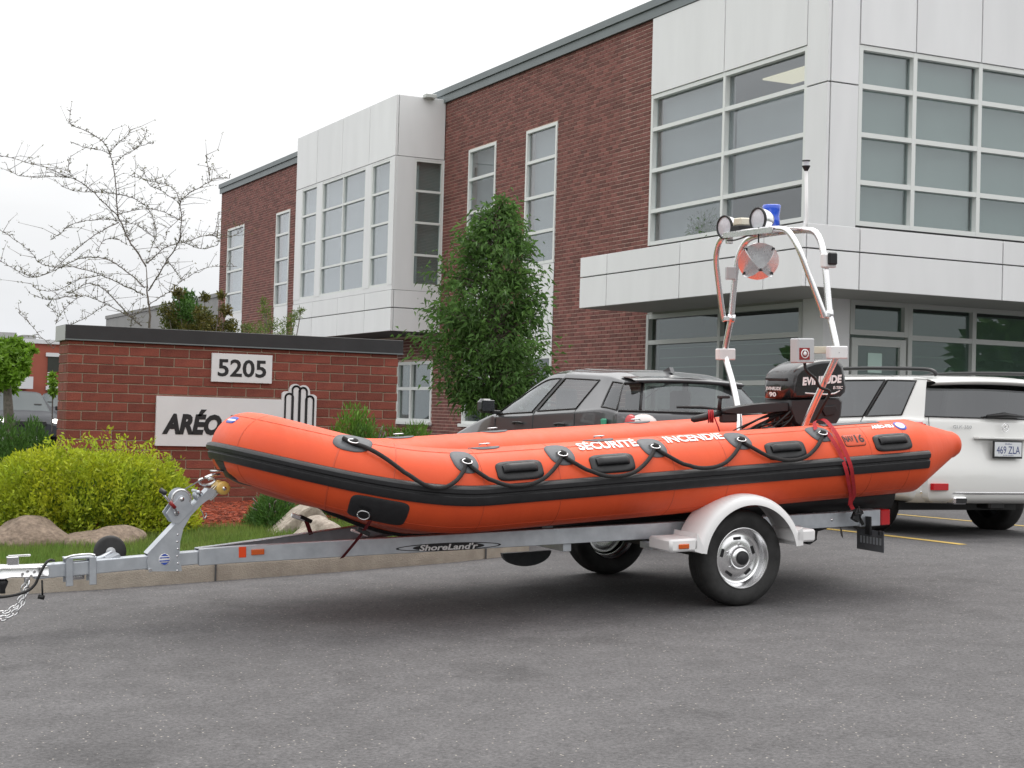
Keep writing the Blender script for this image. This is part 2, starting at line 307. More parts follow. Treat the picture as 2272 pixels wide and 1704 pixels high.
MT.update(asphalt=asphalt_mat(),
 concrete=mat('kerb_concrete', (.44, .39, .325), .9, col2=(.33, .29, .24), vs=7, detail=8, bump=.5, bs=90),
 lawn=mat('lawn_soil', (.085, .13, .03), .95, var=.4, vs=5, bump=.6, bs=60),
 grass=leaf_mat('grass_blades', (.13, .23, .04), (.20, .25, .06), .35, .6, .35),
 mulch=mat('red_mulch', (.20, .045, .022), .95, var=.5, vs=40, bump=.8, bs=90), mulch_chip=mat('red_mulch_chips', (.27, .055, .025), .9, isl=.6),
 line=mat('yellow_line_paint', (.62, .42, .10), .7, col2=(.45, .32, .10), vs=14, detail=8),
 brick_sign=mat('red_brick', (.235, .062, .040), .85, col2=(.17, .042, .030), vs=9, detail=6, orand=.22, bump=.5, bs=70),
 brick_sign2=mat('red_brick_cut', (.20, .052, .036), .85, var=.2, vs=9, orand=.15, bump=.5, bs=70),
 mortar=mat('mortar', (.38, .30, .225), .95, var=.15, vs=20, bump=.5, bs=80),
 bbrick=mat('wall_brick', (.205, .076, .062), .85, col2=(.155, .058, .050), vs=4, detail=5, orand=.3, bump=.3, bs=60),
 bbrick_i=mat('wall_brick_field', (.205, .076, .062), .85, col2=(.155, .058, .050), vs=4, detail=5, isl=.3, bump=.3, bs=60),
 bmortar=mat('wall_mortar', (.56, .41, .35), .95, var=.1, vs=10),
 cap=mat('dark_cap_metal', (.028, .028, .030), .45, .2, var=.15, vs=5), cap_end=mat('grey_cap_end', (.42, .42, .42), .45, .3),
 signwhite=mat('sign_white', (.70, .70, .71), .5, var=.03, vs=4), signedge=mat('sign_edge', (.12, .12, .2), .5),
 panel=panel_mat(), panel_gap=mat('cladding_joint', (.10, .10, .10), .8),
 frame=mat('window_frame', (.74, .76, .74), .4), frame_grey=mat('window_frame_grey', (.50, .52, .50), .4),
 fascia=mat('grey_fascia', (.16, .185, .19), .45, .2, var=.06, vs=2), soffit=mat('soffit', (.34, .34, .32), .7),
 glass=glass_mat('window_glass', (.79, .82, .82), 1.95), glass_dk=glass_mat('dark_window_glass', (.66, .74, .70), 1.65),
 shade=mat('roller_shade', (.42, .50, .47), .8), shade2=mat('grey_shade', (.46, .47, .50), .8, var=.06, vs=1.2), shade_dk=mat('dim_shade', (.40, .46, .44), .85), interior=mat('interior_wall', (.30, .31, .29), .9), floor=mat('interior_floor', (.22, .21, .19), .8),
 slat=mat('blind_slat', (.55, .60, .55), .6), notice=mat('paper_notice', (.50, .66, .60), .7), lamp=mat('ceiling_light_panel', (.8, .74, .58), .5, emit=(1, .90, .66), estr=.85),
 far_brick=mat('far_brick', (.30, .085, .055), .9, var=.12, vs=.6), far_white=mat('far_white', (.62, .63, .64), .7), far_grey=mat('far_concrete', (.27, .27, .265), .9, var=.1, vs=.5), far_dark=mat('far_glass', (.03, .04, .035), .2),
 rock=mat('granite_boulder', (.27, .205, .155), .9, col2=(.12, .088, .066), vs=26, detail=10, bump=1.0, bs=34), rock2=mat('pale_granite', (.42, .37, .31), .9, col2=(.22, .18, .15), vs=24, detail=9, bump=.7, bs=45),
)
# asphalt: one sheet to the horizon
gx = np.unique(np.concatenate([np.linspace(-700, -40, 12), np.linspace(-40, 40, 161), np.linspace(40, 700, 12)]))
gy = np.unique(np.concatenate([np.linspace(-300, -20, 8), np.linspace(-20, 40, 121), np.linspace(40, 1500, 16)]))
GX, GY = np.meshgrid(gx, gy); GZ = ground(GX, GY)
m = MB(); m.grid([[(GX[i, j], GY[i, j], GZ[i, j]) for j in range(len(gx))] for i in range(len(gy))])
props(m.build('asphalt_ground', MT['asphalt']), kind='structure')
def gpt(px, py):
    d = ray(px, py); t = 5.0
    for _ in range(60):
        p = CAM+d*t; t += (p[2]-float(ground(p[0], p[1])))/max(1e-6, -d[2])*.8
    return CAM+d*t
KP = [(-30, 14.2), (-14, 12.7), (-5, 12.1), (1, 11.86), (2.5, 11.82), (4.2, 11.95), (5.4, 12.12), (6.0, 12.3), (6.35, 12.6), (6.52, 13.05), (6.57, 13.7), (6.58, 15), (6.58, 18), (6.58, 21.5)]
def kerb_y(X): return float(np.interp(X, [p[0] for p in KP[:8]], [p[1] for p in KP[:8]]))
rows = []
for i, (x_, y_) in enumerate(KP):
    a = np.array(KP[max(i-1, 0)]); b = np.array(KP[min(i+1, len(KP)-1)]); t = (b-a)/np.linalg.norm(b-a); n = np.array([-t[1], t[0]])
    g = float(ground(x_, y_)); r = []
    for o_, h_ in ((0, -.15), (.012, .10), (.018, .145), (.03, .158), (.05, .163), (.15, .166), (.152, -.1)): r.append((x_+n[0]*o_, y_+n[1]*o_, g+h_))
    rows.append(r)
# resample the long runs so that the kerb follows the slope
R2 = []
for i in range(len(rows)-1):
    k = max(1, int(abs(KP[i+1][0]-KP[i][0])+abs(KP[i+1][1]-KP[i][1])))
    for q in range(k): R2.append([tuple(np.array(a)*(1-q/k)+np.array(b)*(q/k)) for a, b in zip(rows[i], rows[i+1])])
R2.append(rows[-1])
m = MB(); m.grid(R2); props(m.build('kerb', MT['concrete'], autos=40), kind='structure')
for kx in (-2.6, .35, 3.35, 5.75):
    ky = kerb_y(kx); g = float(ground(kx, ky)); m = MB(); m.box((kx-.006, ky-.004, g-.02), (kx+.006, ky+.156, g+.1685)); props(m.build('kerb_joint', MT['panel_gap']), kind='structure')
def lawn_z(X, Y):
    ky = kerb_y(min(X, 6.0)); return float(ground(X, min(Y, 12.2)))+.150+.031*min(max(Y-ky-.15, 0), 5)
m = MB(); rws = []
xs = np.concatenate([np.linspace(-30, -4, 14), np.linspace(-3.5, 6.0, 39)])
for X in xs:
    y0 = kerb_y(X)+.148; rws.append([(X, y0+(34-y0)*(t**1.6), lawn_z(X, y0+(34-y0)*(t**1.6))) for t in np.linspace(0, 1, 40)])
for X, y0 in ((6.25, 12.72), (6.42, 13.4)): rws.append([(X, y0+(34-y0)*(t**1.6), lawn_z(X, y0+(34-y0)*(t**1.6))) for t in np.linspace(0, 1, 40)])
m.grid(rws); props(m.build('lawn', MT['lawn']), kind='structure')
# grass blades
def blades(n, fx, hmin, hmax, wid, name, lean=.5):
    X, Y = fx(n); n = len(X); Z = np.array([lawn_z(a, b) for a, b in zip(X, Y)])
    h = RNG.uniform(hmin, hmax, n); a = RNG.uniform(0, 2*pi, n); le = RNG.uniform(0, lean, n); la = RNG.uniform(0, 2*pi, n)
    dx, dy = np.cos(a)*wid*.5, np.sin(a)*wid*.5; tx, ty = np.cos(la)*le*h, np.sin(la)*le*h
    V = np.empty((n, 3, 3)); V[:, 0] = np.stack([X-dx, Y-dy, Z-.003], 1); V[:, 1] = np.stack([X+dx, Y+dy, Z-.003], 1); V[:, 2] = np.stack([X+tx, Y+ty, Z+h], 1)
    me = bpy.data.meshes.new(name); me.from_pydata(V.reshape(-1, 3), [], np.arange(3*n).reshape(n, 3)); me.materials.append(MT['grass']); return link(name, me, None, 'stuff')
def gr_fx(n):
    X = RNG.uniform(.2, 6.3, n); ky = np.array([kerb_y(min(x, 6.0)) for x in X])+np.where(X > 6.05, .5, .15); Y = ky+RNG.uniform(0, 1, n)**1.15*3.0
    k = ~((Y > 13.98+.25*np.abs(X-4.2)/1.6) & (X > 2.65)); return X[k], Y[k]
gb = blades(75000, gr_fx, .03, .085, .007, 'grass'); props(gb, 'short green lawn grass behind the concrete kerb', 'grass', kind='stuff')
# mulch bed in front of the sign
m = MB(); ring = [(2.6, 14.3), (3.3, 13.98), (4.2, 13.9), (5.4, 14.05), (6.2, 14.5), (6.4, 16.6), (2.6, 16.6)]
cx, cy = 4.4, 15.6; rr = []
for k in range(8):
    f_ = k/7; rr.append([(cx+(x-cx)*f_, cy+(y-cy)*f_, lawn_z(cx+(x-cx)*f_, cy+(y-cy)*f_)+.02+.02*(1-f_)) for x, y in ring])
m.grid(rr, closeu=True); props(m.build('mulch_bed', MT['mulch']), kind='structure')
m = MB()
for _ in range(3200):
    X, Y = random.uniform(2.75, 5.2), random.uniform(14.05, 15.9); z = lawn_z(X, Y)+.035; l_, w_ = random.uniform(.02, .06), random.uniform(.006, .016)
    m.box((X-l_/2, Y-w_/2, z), (X+l_/2, Y+w_/2, z+.008), rot=Matrix.Rotation(random.uniform(0, 6.3), 3, 'Z') @ Matrix.Rotation(random.uniform(-.5, .5), 3, 'X'))
props(m.build('mulch_chips', MT['mulch_chip']), 'red wood chips scattered over the bed below the brick sign', 'mulch', kind='stuff')
# parking lines
def park_line(a, b, w=.1):
    a, b = np.array(a[:2]), np.array(b[:2]); t = (b-a)/np.linalg.norm(b-a); n = np.array([-t[1], t[0]])*w/2; r = []
    for q in np.linspace(0, 1, 16):
        p = a+(b-a)*q; r.append([(p[0]+n[0], p[1]+n[1], float(ground(*(p+n)))+.004), (p[0]-n[0], p[1]-n[1], float(ground(*(p-n)))+.004)])
    m = MB(); m.grid(r); props(m.build('parking_line', MT['line']), kind='structure')
pa, pb = gpt(1890, 1180), gpt(2138, 1209); dv = (pa-pb)[:2]; dv = dv/np.linalg.norm(dv)
park_line(pb, pb[:2]+dv*5.2); pc = gpt(2185, 1159.5); park_line(pc[:2]-dv*.9, pc[:2]+dv*4.6); park_line(pb[:2]-np.array([2.6, 0]), pb[:2]-np.array([2.6, 0])+dv*5.2)
# ================================================================ brick sign
YS = 16.0
XL, XR = at(152, 758, Y=YS)[0], at(884, 785, Y=YS)[0]; ZT = (at(152, 758, Y=YS)[2]+at(884, 785, Y=YS)[2])/2
ZB = at(490, 1117, Y=YS)[2]; ZC = ZT+.155; DEP = .46
CH = 20.7*(YS/ray(300, 900)[1])/F_PX; BLEN = .3
sg = thing('brick_sign', 'low red brick wall sign with a dark metal coping beside the lawn', 'sign wall', ((XL+XR)/2, YS+DEP/2, .42)); OFF[sg.name] = Vector(((XL+XR)/2, YS+DEP/2, .42))
m = MB(); m.box((XL+.007, YS+.007, ZB-.02), (XR-.007, YS+DEP, ZT)); core = m.build('wall', MT['mortar'], sg)
m = MB(); m.box((XL-.03, YS-.03, .15), (XR+.03, YS+DEP+.03, ZB), bev=.01); m.build('plinth', MT['concrete'], sg)
m = MB(); m.box((XL-.035, YS-.04, ZT+.001), (XR+.04, YS+DEP+.04, ZC), bev=.006); cp = m.build('coping', MT['cap'], sg)
m = MB(); m.box((XL-.039, YS-.02, ZT+.004), (XL-.0355, YS+DEP+.03, ZC-.006)); m.build('coping_end', MT['cap_end'], cp)  # thin sheet on the left end, lighter grey than the rest of the coping
m = MB(); m.box((XL-.037, YS-.0415, ZT+.004), (XR+.042, YS-.0405, ZT+.016)); m.build('drip_edge', MT['fascia'], cp)
_bm = {}
def brick_mesh(l_, h_, d_, key, mt):
    k = (key, round(l_, 3), round(h_, 3))
    if k not in _bm:
        m = MB(); m.box((-l_/2, -d_/2, -h_/2), (l_/2, d_/2, h_/2), bev=.004); _bm[k] = m.mesh('brick', MT[mt])
    return _bm[k]
def put_brick(parent, me, loc, rotz=0, origin=(0, 0, 0)):
    o = bpy.data.objects.new('brick', me); COL.objects.link(o); o.parent = parent; o.location = Vector(loc)-Vector(origin)
    o.rotation_euler = (random.gauss(0, .006), random.gauss(0, .004), rotz+random.gauss(0, .008)); return o
so = OFF[sg.name]; z = ZT; k = 0; jt = .011
while z > ZB+.01:
    h = .032 if k == 0 else CH-jt; z0 = max(z-h, ZB); zc = (z+z0)/2; hh = z-z0
    x = XL-(0 if k % 2 else BLEN*.5)
    while x < XR-.02:
        a, b = max(x, XL), min(x+BLEN-jt, XR)
        if b-a > .04: put_brick(core, brick_mesh(b-a, hh, .05, 's', 'brick_sign'), ((a+b)/2, YS+.022+random.uniform(-.0015, .0015), zc), 0, so)
        x += BLEN
    y = YS+.052; w_ = (.16 if k % 2 else .30)
    while y < YS+DEP-.02:
        b = min(y+w_-jt, YS+DEP)
        if b-y > .04: put_brick(core, brick_mesh(b-y, hh, .05, 's', 'brick_sign2'), (XL+.022, (y+b)/2, zc), pi/2, so)
        y = b+jt; w_ = .30
    z = z0-jt; k += 1
# number plate 5205
def P_S(d): return lambda u, v: (u, YS-d, v)
a, b = at(470, 783, Y=YS), at(601, 851, Y=YS)
x0, x1, z1, z0 = at(469, 783, Y=YS)[0], at(602, 820, Y=YS)[0], (at(470, 783, Y=YS)[2]+at(602, 789, Y=YS)[2])/2, (at(468, 847, Y=YS)[2]+at(599, 851, Y=YS)[2])/2
m = MB(); m.box((x0, YS-.03, z0), (x1, YS-.004, z1), bev=.003); npl = m.build('number_plate', MT['signwhite'], sg, label='small white plate with the street number in black')
def on_s(cx, cz, d): return lambda u, v: (cx+u, YS-d, cz+v)
text_part('lettering', '5205', (x1-x0)*.80, (z1-z0)*.62, on_s((x0+x1)/2, (z0+z1)/2, .0325), MT['black_print'], npl, bold=.022)
# name board and emblem
bx0, bz1, bz0 = at(346, 878, Y=YS)[0], at(346, 878, Y=YS)[2], at(344, 988.6, Y=YS)[2]; bx1 = at(694, 940, Y=YS)[0]
sc_ = (1/F_PX)*(YS/ray(620, 900)[1])/.87
ex0, ex1 = at(623, 900, Y=YS)[0], at(700, 900, Y=YS)[0]; ez1 = at(650, 849, Y=YS)[2]; ew = ex1-ex0; ec = (ex0+ex1)/2
arch = [(ex0+.004, bz1)]; 
def lobes(w, z_side, z_mid, n=9):
    # outline of four rounded finger tips, from left to right
    pts = []; fw = w/4; zs = [z_side, z_mid, z_mid-.02, z_side-.03]
    for i in range(4):
        c = -w/2+fw*(i+.5)
        for q in range(n): a_ = pi-pi*q/(n-1); pts.append((c+cos(a_)*fw*.62, zs[i]+sin(a_)*fw*.62))
    return pts
ol = [p for p in lobes(ew, ez1-.105, ez1-.05)]
ol = [(max(-ew/2, min(ew/2, p[0])), p[1]) for p in ol]
poly = [(bx0, bz0), (bx1, bz0), (ec+ew/2, bz0+.001)]
poly = [(bx0, bz0), (ec+ew/2, bz0), (ec+ew/2, ez1-.16)]+[(ec+p[0], p[1]) for p in reversed(ol)]+[(ec-ew/2, bz1), (bx0, bz1)]
# keep a simple silhouette: the envelope of the tips
env = []; xs_ = np.linspace(-ew/2, ew/2, 33); fw = ew/4; cs = [-1.5*fw, -.5*fw, .5*fw, 1.5*fw]; zs_ = [ez1-.155, ez1-.085, ez1-.095, ez1-.18]
for xx in xs_:
    best = ez1-.2
    for c_, zz in zip(cs, zs_):
        rr_ = fw*.62 if abs(c_) > fw else fw*.7
        if abs(xx-c_) < rr_: best = max(best, zz+sqrt(rr_**2-(xx-c_)**2)*1.1)
    env.append((ec+xx, best))
poly = [(bx0, bz0), (ec+ew/2, bz0)]+env[::-1]+[(ec-ew/2, bz1), (bx0, bz1)]
m = MB(); m.prism(poly, lambda p, q, t: (p, t, q), YS-.034, YS-.004); nb = m.build('name_board', [MT['signwhite']], sg, label='long white board with black slab lettering and a gloved hand emblem')
tx0, tx1 = at(358, 930, Y=YS)[0], at(586, 930, Y=YS)[0]; tw = tx1-tx0
def on_b(u, v): return ((tx0+tx1)/2+u, YS-.038, (bz0+bz1)/2-.005+v)
vs, fs = text_fit('ARÉO-FEU', tw, (bz1-bz0)*.52, bold=.055, shear=.22); m = MB(); m.add([on_b(v[0], v[1]) for v in vs], fs, 0, False); m.build('lettering', MT['black_print'], nb, fixn=False)
# black finger outlines of the emblem
m = MB(); bw = fw*.17
for i, (c_, zt) in enumerate(zip([-1.38*fw*.86, -.46*fw*.86, .46*fw*.86, 1.38*fw*.86], [ez1-.115, ez1-.035, ez1-.05, ez1-.135])):
    r_ = fw*.44; zc = zt-r_; pth = [(ec+c_-r_, bz0+.14)]+[(ec+c_-r_*cos(a_), zc+r_*sin(a_)) for a_ in np.linspace(0, pi, 11)]+[(ec+c_+r_, bz0+.14)]
    for (p, q), (p2, q2) in zip(pth[:-1], pth[1:]):
        d = Vector((p2-p, q2-q)).normalized(); n = Vector((-d.y, d.x))*bw*.62; e_ = d*bw*.25
        m.add([(p+n.x-e_.x, YS-.038-.0002*i, q+n.y-e_.y), (p2+n.x+e_.x, YS-.038-.0002*i, q2+n.y+e_.y), (p2-n.x+e_.x, YS-.038-.0002*i, q2-n.y+e_.y), (p-n.x-e_.x, YS-.038-.0002*i, q-n.y-e_.y)], [(0, 1, 2, 3)], 0, False)
m.build('emblem', MT['black_print'], nb, fixn=False)
# ================================================================ office building
XF, YF, CPJ = 14.235, 19.018, 1.405
XC, YC = XF-CPJ, YF-CPJ
def fl(px, py): p = at(px, py, X=XF); return p[1], p[2]
def fr_(px, py): p = at(px, py, Y=YF); return p[0], p[2]
GB = .35                                   # foot of the walls, below ground
YBR = fl(1447, 289)[0]; YM = fl(1609, 245)[0]; YWR = fl(1794, 190)[0]
ZH = fl(1450, 213)[1]; Z1 = fl(1446, 290)[1]; Z2 = fl(1444, 381)[1]; Z3 = fl(1442, 470.5)[1]; ZW0 = fl(1440, 546)[1]
ZR = fl(1448, 44)[1]; ZFT = fl(1300, 68.7)[1]; ZFM = fl(1300, 84)[1]
ZC0 = at(1775, 636, X=XC)[2]; ZCM = at(1782, 549, X=XC)[2]; ZC1 = at(1784, 492, X=XC)[2]; YE = at(1286, 630, X=XC)[1]
YEND = fl(492, 434)[0]
YB1 = fl(990, 240)[0]; XB = at(881, 208, Y=YB1)[0]; YB2 = at(660, 330, X=XB)[1]
ZBT = at(881, 208, Y=YB1)[2]; ZBS = at(876, 345, X=XB)[2]; ZBW = at(865, 642, X=XB)[2]; ZBM = at(864, 682, X=XB)[2]; ZBB = at(863, 734.5, X=XB)[2]
bld = thing('office_building', 'two storey red brick office building with white panelled corner, canopy and bay', 'building', (XF, YF, GB)); OFF[bld.name] = Vector((XF, YF, GB))
def PL(u, z, d): return (XF-d, u, z)
def PR(u, z, d): return (u, YF-d, z)
def slab(m, P, u0, u1, z0, z1, d0, d1, bev=0): m.box(P(u0, z0, d0), P(u1, z1, d1), bev=bev)
def window(P, us, zs, parent, fw=.055, ft='frame', gl='glass', d0=-.05, d1=.03, name='window', sill=False):
    """us, zs: edges incl. outer; one frame, one pane per light"""
    m = MB(); u0, u1, z0, z1 = us[0], us[-1], zs[0], zs[-1]; h = fw/2
    for i, u in enumerate(us):
        a, b = (u, u+fw) if i == 0 else ((u-fw, u) if i == len(us)-1 else (u-h, u+h)); slab(m, P, a, b, z0, z1, d0, d1)
    for i, z in enumerate(zs):
        a, b = (z, z+fw) if i == 0 else ((z-fw, z) if i == len(zs)-1 else (z-h, z+h))
        for j in range(len(us)-1): slab(m, P, us[j]+(fw if j == 0 else h), us[j+1]-(fw if j == len(us)-2 else h), a, b, d0, d1-.004)
    if sill: slab(m, P, u0-.04, u1+.04, z0-.07, z0-.002, -.03, .09, .008)
    w = parent; fo = m.build(name, MT[ft], parent)
    for i in range(len(zs)-1):
        for j in range(len(us)-1):
            m = MB(); slab(m, P, us[j]+.01, us[j+1]-.01, zs[i]+.01, zs[i+1]-.01, d0+.012, d0+.022)
            c_ = np.mean(m.v, 0); tx, tz = random.gauss(0, .006), random.gauss(0, .006)      # no two panes sit quite true
            m.v = [tuple(np.array(v)+(np.array(P(0, 0, 1))-np.array(P(0, 0, 0)))*((v[2]-c_[2])*tz+((v[1]-c_[1]) if P(1, 0, 0)[1] != P(0, 0, 0)[1] else (v[0]-c_[0]))*tx)*.6) for v in m.v]; m.build('pane', MT[gl], fo)
    return fo
def panel(P, u0, u1, z0, z1, parent, d=.045, gap=.02, mt='panel'):
    m = MB(); slab(m, P, u0+gap/2, u1-gap/2, z0+gap/2, z1-gap/2, .0, d, .004); return m.build('panel', MT[mt], parent)
# --- openings in the long brick face
ZA = [fl(1167, 592)[1], fl(1170, 520)[1], fl(1171, 442)[1], fl(1172, 363)[1], fl(1172, 291)[1]]
GW = [fl(1054, 941)[1], fl(1054, 861)[1], fl(1054, 796)[1]]
def span(x0, x1, y): a, b = fl(x0, y)[0], fl(x1, y)[0]; return min(a, b), max(a, b)
strips = [span(1042, 1102, 330), span(1170, 1238, 285), span(505, 541, 560), span(613, 643, 520)]
lowwin = [span(882, 958, 870)]
holes = [(s[0], s[1], GW[0], ZA[4]) for s in strips]+[(lowwin[0][0], lowwin[0][1], GW[0], GW[2]), (YB1, YB2, ZBB, ZBT)]
walls = [(YBR, YEND)]
def cuts(z0, z1, a, b):
    iv = [(a, b)]
    for (h0, h1, hz0, hz1) in holes:
        if z1 > hz0+1e-6 and z0 < hz1-1e-6:
            n = []
            for (p, q) in iv:
                if h1 <= p or h0 >= q: n.append((p, q)); continue
                if h0 > p: n.append((p, h0))
                if h1 < q: n.append((h1, q))
            iv = n
    return [x for x in iv if x[1]-x[0] > .02]
zs = sorted(set([GB, ZR]+[h[2] for h in holes]+[h[3] for h in holes])); zs = [z for z in zs if GB <= z <= ZR]
m = MB()
for z0, z1 in zip(zs[:-1], zs[1:]):
    for (p, q) in cuts(z0, z1, YBR, YEND): m.box((XF+.008, p, z0), (XF+.25, q, z1))
bw = m.build('brick_wall', MT['bmortar'], bld)
BH, BL, BJ = .0725, .215, .0135; near = []; field = MB(); zz = GB; k = 0; bo = OFF[bld.name]
while zz < ZR-.02:
    z1 = min(zz+BH-BJ, ZR)
    for (p, q) in cuts(zz+.004, z1-.004, YBR, YEND):
        u = YBR-(BL*.5 if k % 2 else 0)
        while u < q:
            a, b = max(u, p), min(u+BL-BJ, q)
            if b-a > .03:
                full = b-a > BL-BJ-.002 and z1-zz > BH-BJ-.002
                if full and zz > ZC1 and a < YBR+3.4 and len(near) < 6000: near.append((a, zz, z1))
                else: field.box((XF, a, zz), (XF+.03, b, z1))
            u += BL
    zz += BH; k += 1
near.sort(key=lambda t: t[0])
me = brick_mesh(BL-BJ, BH-BJ, .03, 'b', 'bbrick')
for (a, z0, z1) in near[:300]: put_brick(bw, me, (XF+.015+random.uniform(-.0015, .0015), a+(BL-BJ)/2, (z0+z1)/2), pi/2, bo)
for (a, z0, z1) in near[300:]: field.box((XF, a, z0), (XF+.03, a+BL-BJ, z1))
field.build('brick_field', MT['bbrick_i'], bw, 'stuff')
# narrow strips: upper window, spandrel, lower window
for (a, b) in strips:
    w = window(PL, [a, b], ZA, bld, .06, d0=-.06, d1=.02)
    panel(PL, a, b, GW[2], ZA[0], bld, .01, .006); window(PL, [a, b], GW, bld, .06, d0=-.06, d1=.02, sill=True, gl='glass_dk')
a, b = lowwin[0]; mid = a+(b-a)*.60
window(PL, [a, mid, b], GW, bld, .07, d0=-.06, d1=.02, sill=True, gl='glass_dk')
# fascia and roof
m = MB(); m.box((XF-.10, YF-.10, ZFM), (XF-.02, YEND+.05, ZFT)); m.box((XF-.06, YF-.06, ZR), (XF-.02, YEND+.05, ZFM-.004)); m.build('fascia', MT['fascia'], bld)
m = MB(); m.box((XF-.02, YF-.02, ZR+.01), (XF+22, YEND+.02, ZFT-.03)); m.build('roof', MT['fascia'], bld)
m = MB(); m.box((XF+.02, YEND-.25, GB), (XF+22, YEND, ZR)); m.build('end_wall', MT['bmortar'], bld)
# --- white corner: long-face panels
m = MB(); m.box((XF+.002, YWR-.02, ZH), (XF+.25, YBR, ZR)); m.box((XF+.002, YF+.002, ZC1), (XF+.25, YWR-.02, ZR)); m.box((XF+.25, YF+.002, ZC1), (fr_(1900, 300)[0]-.02, YF+.2, ZR)); m.build('corner_wall', MT['panel_gap'], bld)
m = MB()
panel(PL, YM, YBR, ZH, ZR, bld); panel(PL, YWR, YM, ZH, ZR, bld)
XR0, XR1, XR2 = fr_(1900, 300)[0], fr_(2025, 300)[0], fr_(2170, 320)[0]; dX = XR2-XR1
ZQ = fl(1815, 188)[1]
panel(PL, YF-.04, YWR, ZQ, ZR, bld); panel(PL, YF-.04, YWR, ZC1-.1, ZQ, bld)
panel(PR, XF+.004, XR0, ZQ, ZR, bld, .041); panel(PR, XF+.004, XR0, ZC1-.1, ZQ, bld, .041)
window(PL, [YWR, YM, YBR], [ZW0, Z3, Z2, Z1, ZH], bld, .065, d0=-.08, d1=.03)
RX = [XR0, XR1, XR2, XR2+dX, XR2+2*dX, XR2+3*dX]
RZ = [fr_(1894.5, 500)[1], fr_(1897, 403.5)[1], fr_(1900, 297.5)[1], fr_(1902, 190)[1], fr_(1902, 99)[1]]
window(PR, RX, RZ, bld, .07, d0=-.08, d1=.03)
m = MB(); m.box((XR0, YF+.002, RZ[-1]), (RX[-1]+6, YF+.25, ZR)); m.box((RX[-1], YF+.002, ZC1), (RX[-1]+6, YF+.25, RZ[-1])); m.box((XR0, YF+.002, ZC0), (RX[-1], YF+.25, RZ[0])); m.build('front_wall', MT['panel_gap'], bld)
for i in range(len(RX)-1): panel(PR, RX[i], RX[i+1], RZ[-1], ZR, bld)
panel(PR, RX[-1], RX[-1]+3, ZC1, ZR, bld); panel(PR, RX[-1]+3, RX[-1]+6, ZC1, ZR, bld)
# shades and rooms behind the glass
for i in range(len(RX)-1):
    m = MB(); m.box((RX[i]+.012, YF+.15+.012*(i % 2), RZ[0]-.02+(.0, .04, .0, .10, .0)[i]), (RX[i+1]-.012, YF+.158+.012*(i % 2), RZ[-1]+.05)); m.build('roller_shade', MT['shade'], bld)
m = MB(); m.box((XF+.20, YM+.02, ZW0), (XF+.21, YBR-.03, ZH+.02)); m.build('curtain', MT['shade2'], bld)
m = MB(); m.box((XF+.22, YWR-.02, Z3+.1), (XF+.23, YM-.02, Z1+.12)); m.build('curtain', MT['shade2'], bld)
m = MB(); m.box((XF+.22, YF+.22, ZC0+.05), (XF+22, YEND-.3, ZC0+.35)); m.build('floor_slab', MT['floor'], bld)
m = MB(); m.box((XF+.3, YF+.3, GB), (XF+22, YEND-.3, GB+.2)); m.build('ground_slab', MT['floor'], bld)
m = MB(); m.box((XF+4.2, YF+4.2, GB+.2), (XF+20, YEND-.4, ZR)); m.build('inner_wall', MT['interior'], bld)
m = MB(); m.box((XF+.26, YF+.26, ZH+.06), (XF+4.2, YEND-.4, ZH+.12)); m.build('ceiling', MT['interior'], bld)
m = MB(); m.box((XF+.9, YWR+1.1, ZH+.035), (XF+1.5, YWR+2.5, ZH+.058)); m.build('ceiling_light', MT['lamp'], bld)
for s in strips+[(YB1+.1, YB2-.1)]:
    m = MB(); m.box((XF+.20, s[0]-.3, ZA[0]-.2), (XF+.21, s[1]+.3, ZA[4]+.3)); m.build('curtain', MT['shade2'], bld)
# --- canopy
cn = MB(); cn.box((XC+.05, YC+.05, ZC0+.02), (XF+9, YF, ZC1-.02)); cn.box((XC+.05, YF, ZC0+.02), (XF, YE-.02, ZC1-.02)); cnp = cn.build('canopy', MT['panel_gap'], bld)
m = MB(); m.box((XC+.045, YC+.045, ZC0+.004), (XF+9, YF-.06, ZC0+.018)); m.box((XC+.045, YF-.058, ZC0+.004), (XF-.06, YE-.02, ZC0+.018)); m.build('soffit', MT['soffit'], cnp)
def PCL(u, z, d): return (XC+.05-d, u, z)
def PCR(u, z, d): return (u, YC+.05-d, z)
cy = [YC-.0]+[at(px, 600, X=XC)[1] for px in (1693, 1507, 1346)]+[YE]
cx_ = [XC+.052]+[at(px, 600, Y=YC)[0] for px in (1907, 2225)]; cx_ += [cx_[-1]+(cx_[2]-cx_[1])*q for q in (1, 2)]
for i in range(len(cy)-1): panel(PCL, cy[i], cy[i+1], ZC0, ZCM, cnp, .05); panel(PCL, cy[i], cy[i+1], ZCM, ZC1, cnp, .05)
for i in range(len(cx_)-1): panel(PCR, cx_[i], cx_[i+1], ZC0, ZCM, cnp, .05); panel(PCR, cx_[i], cx_[i+1], ZCM, ZC1, cnp, .05)
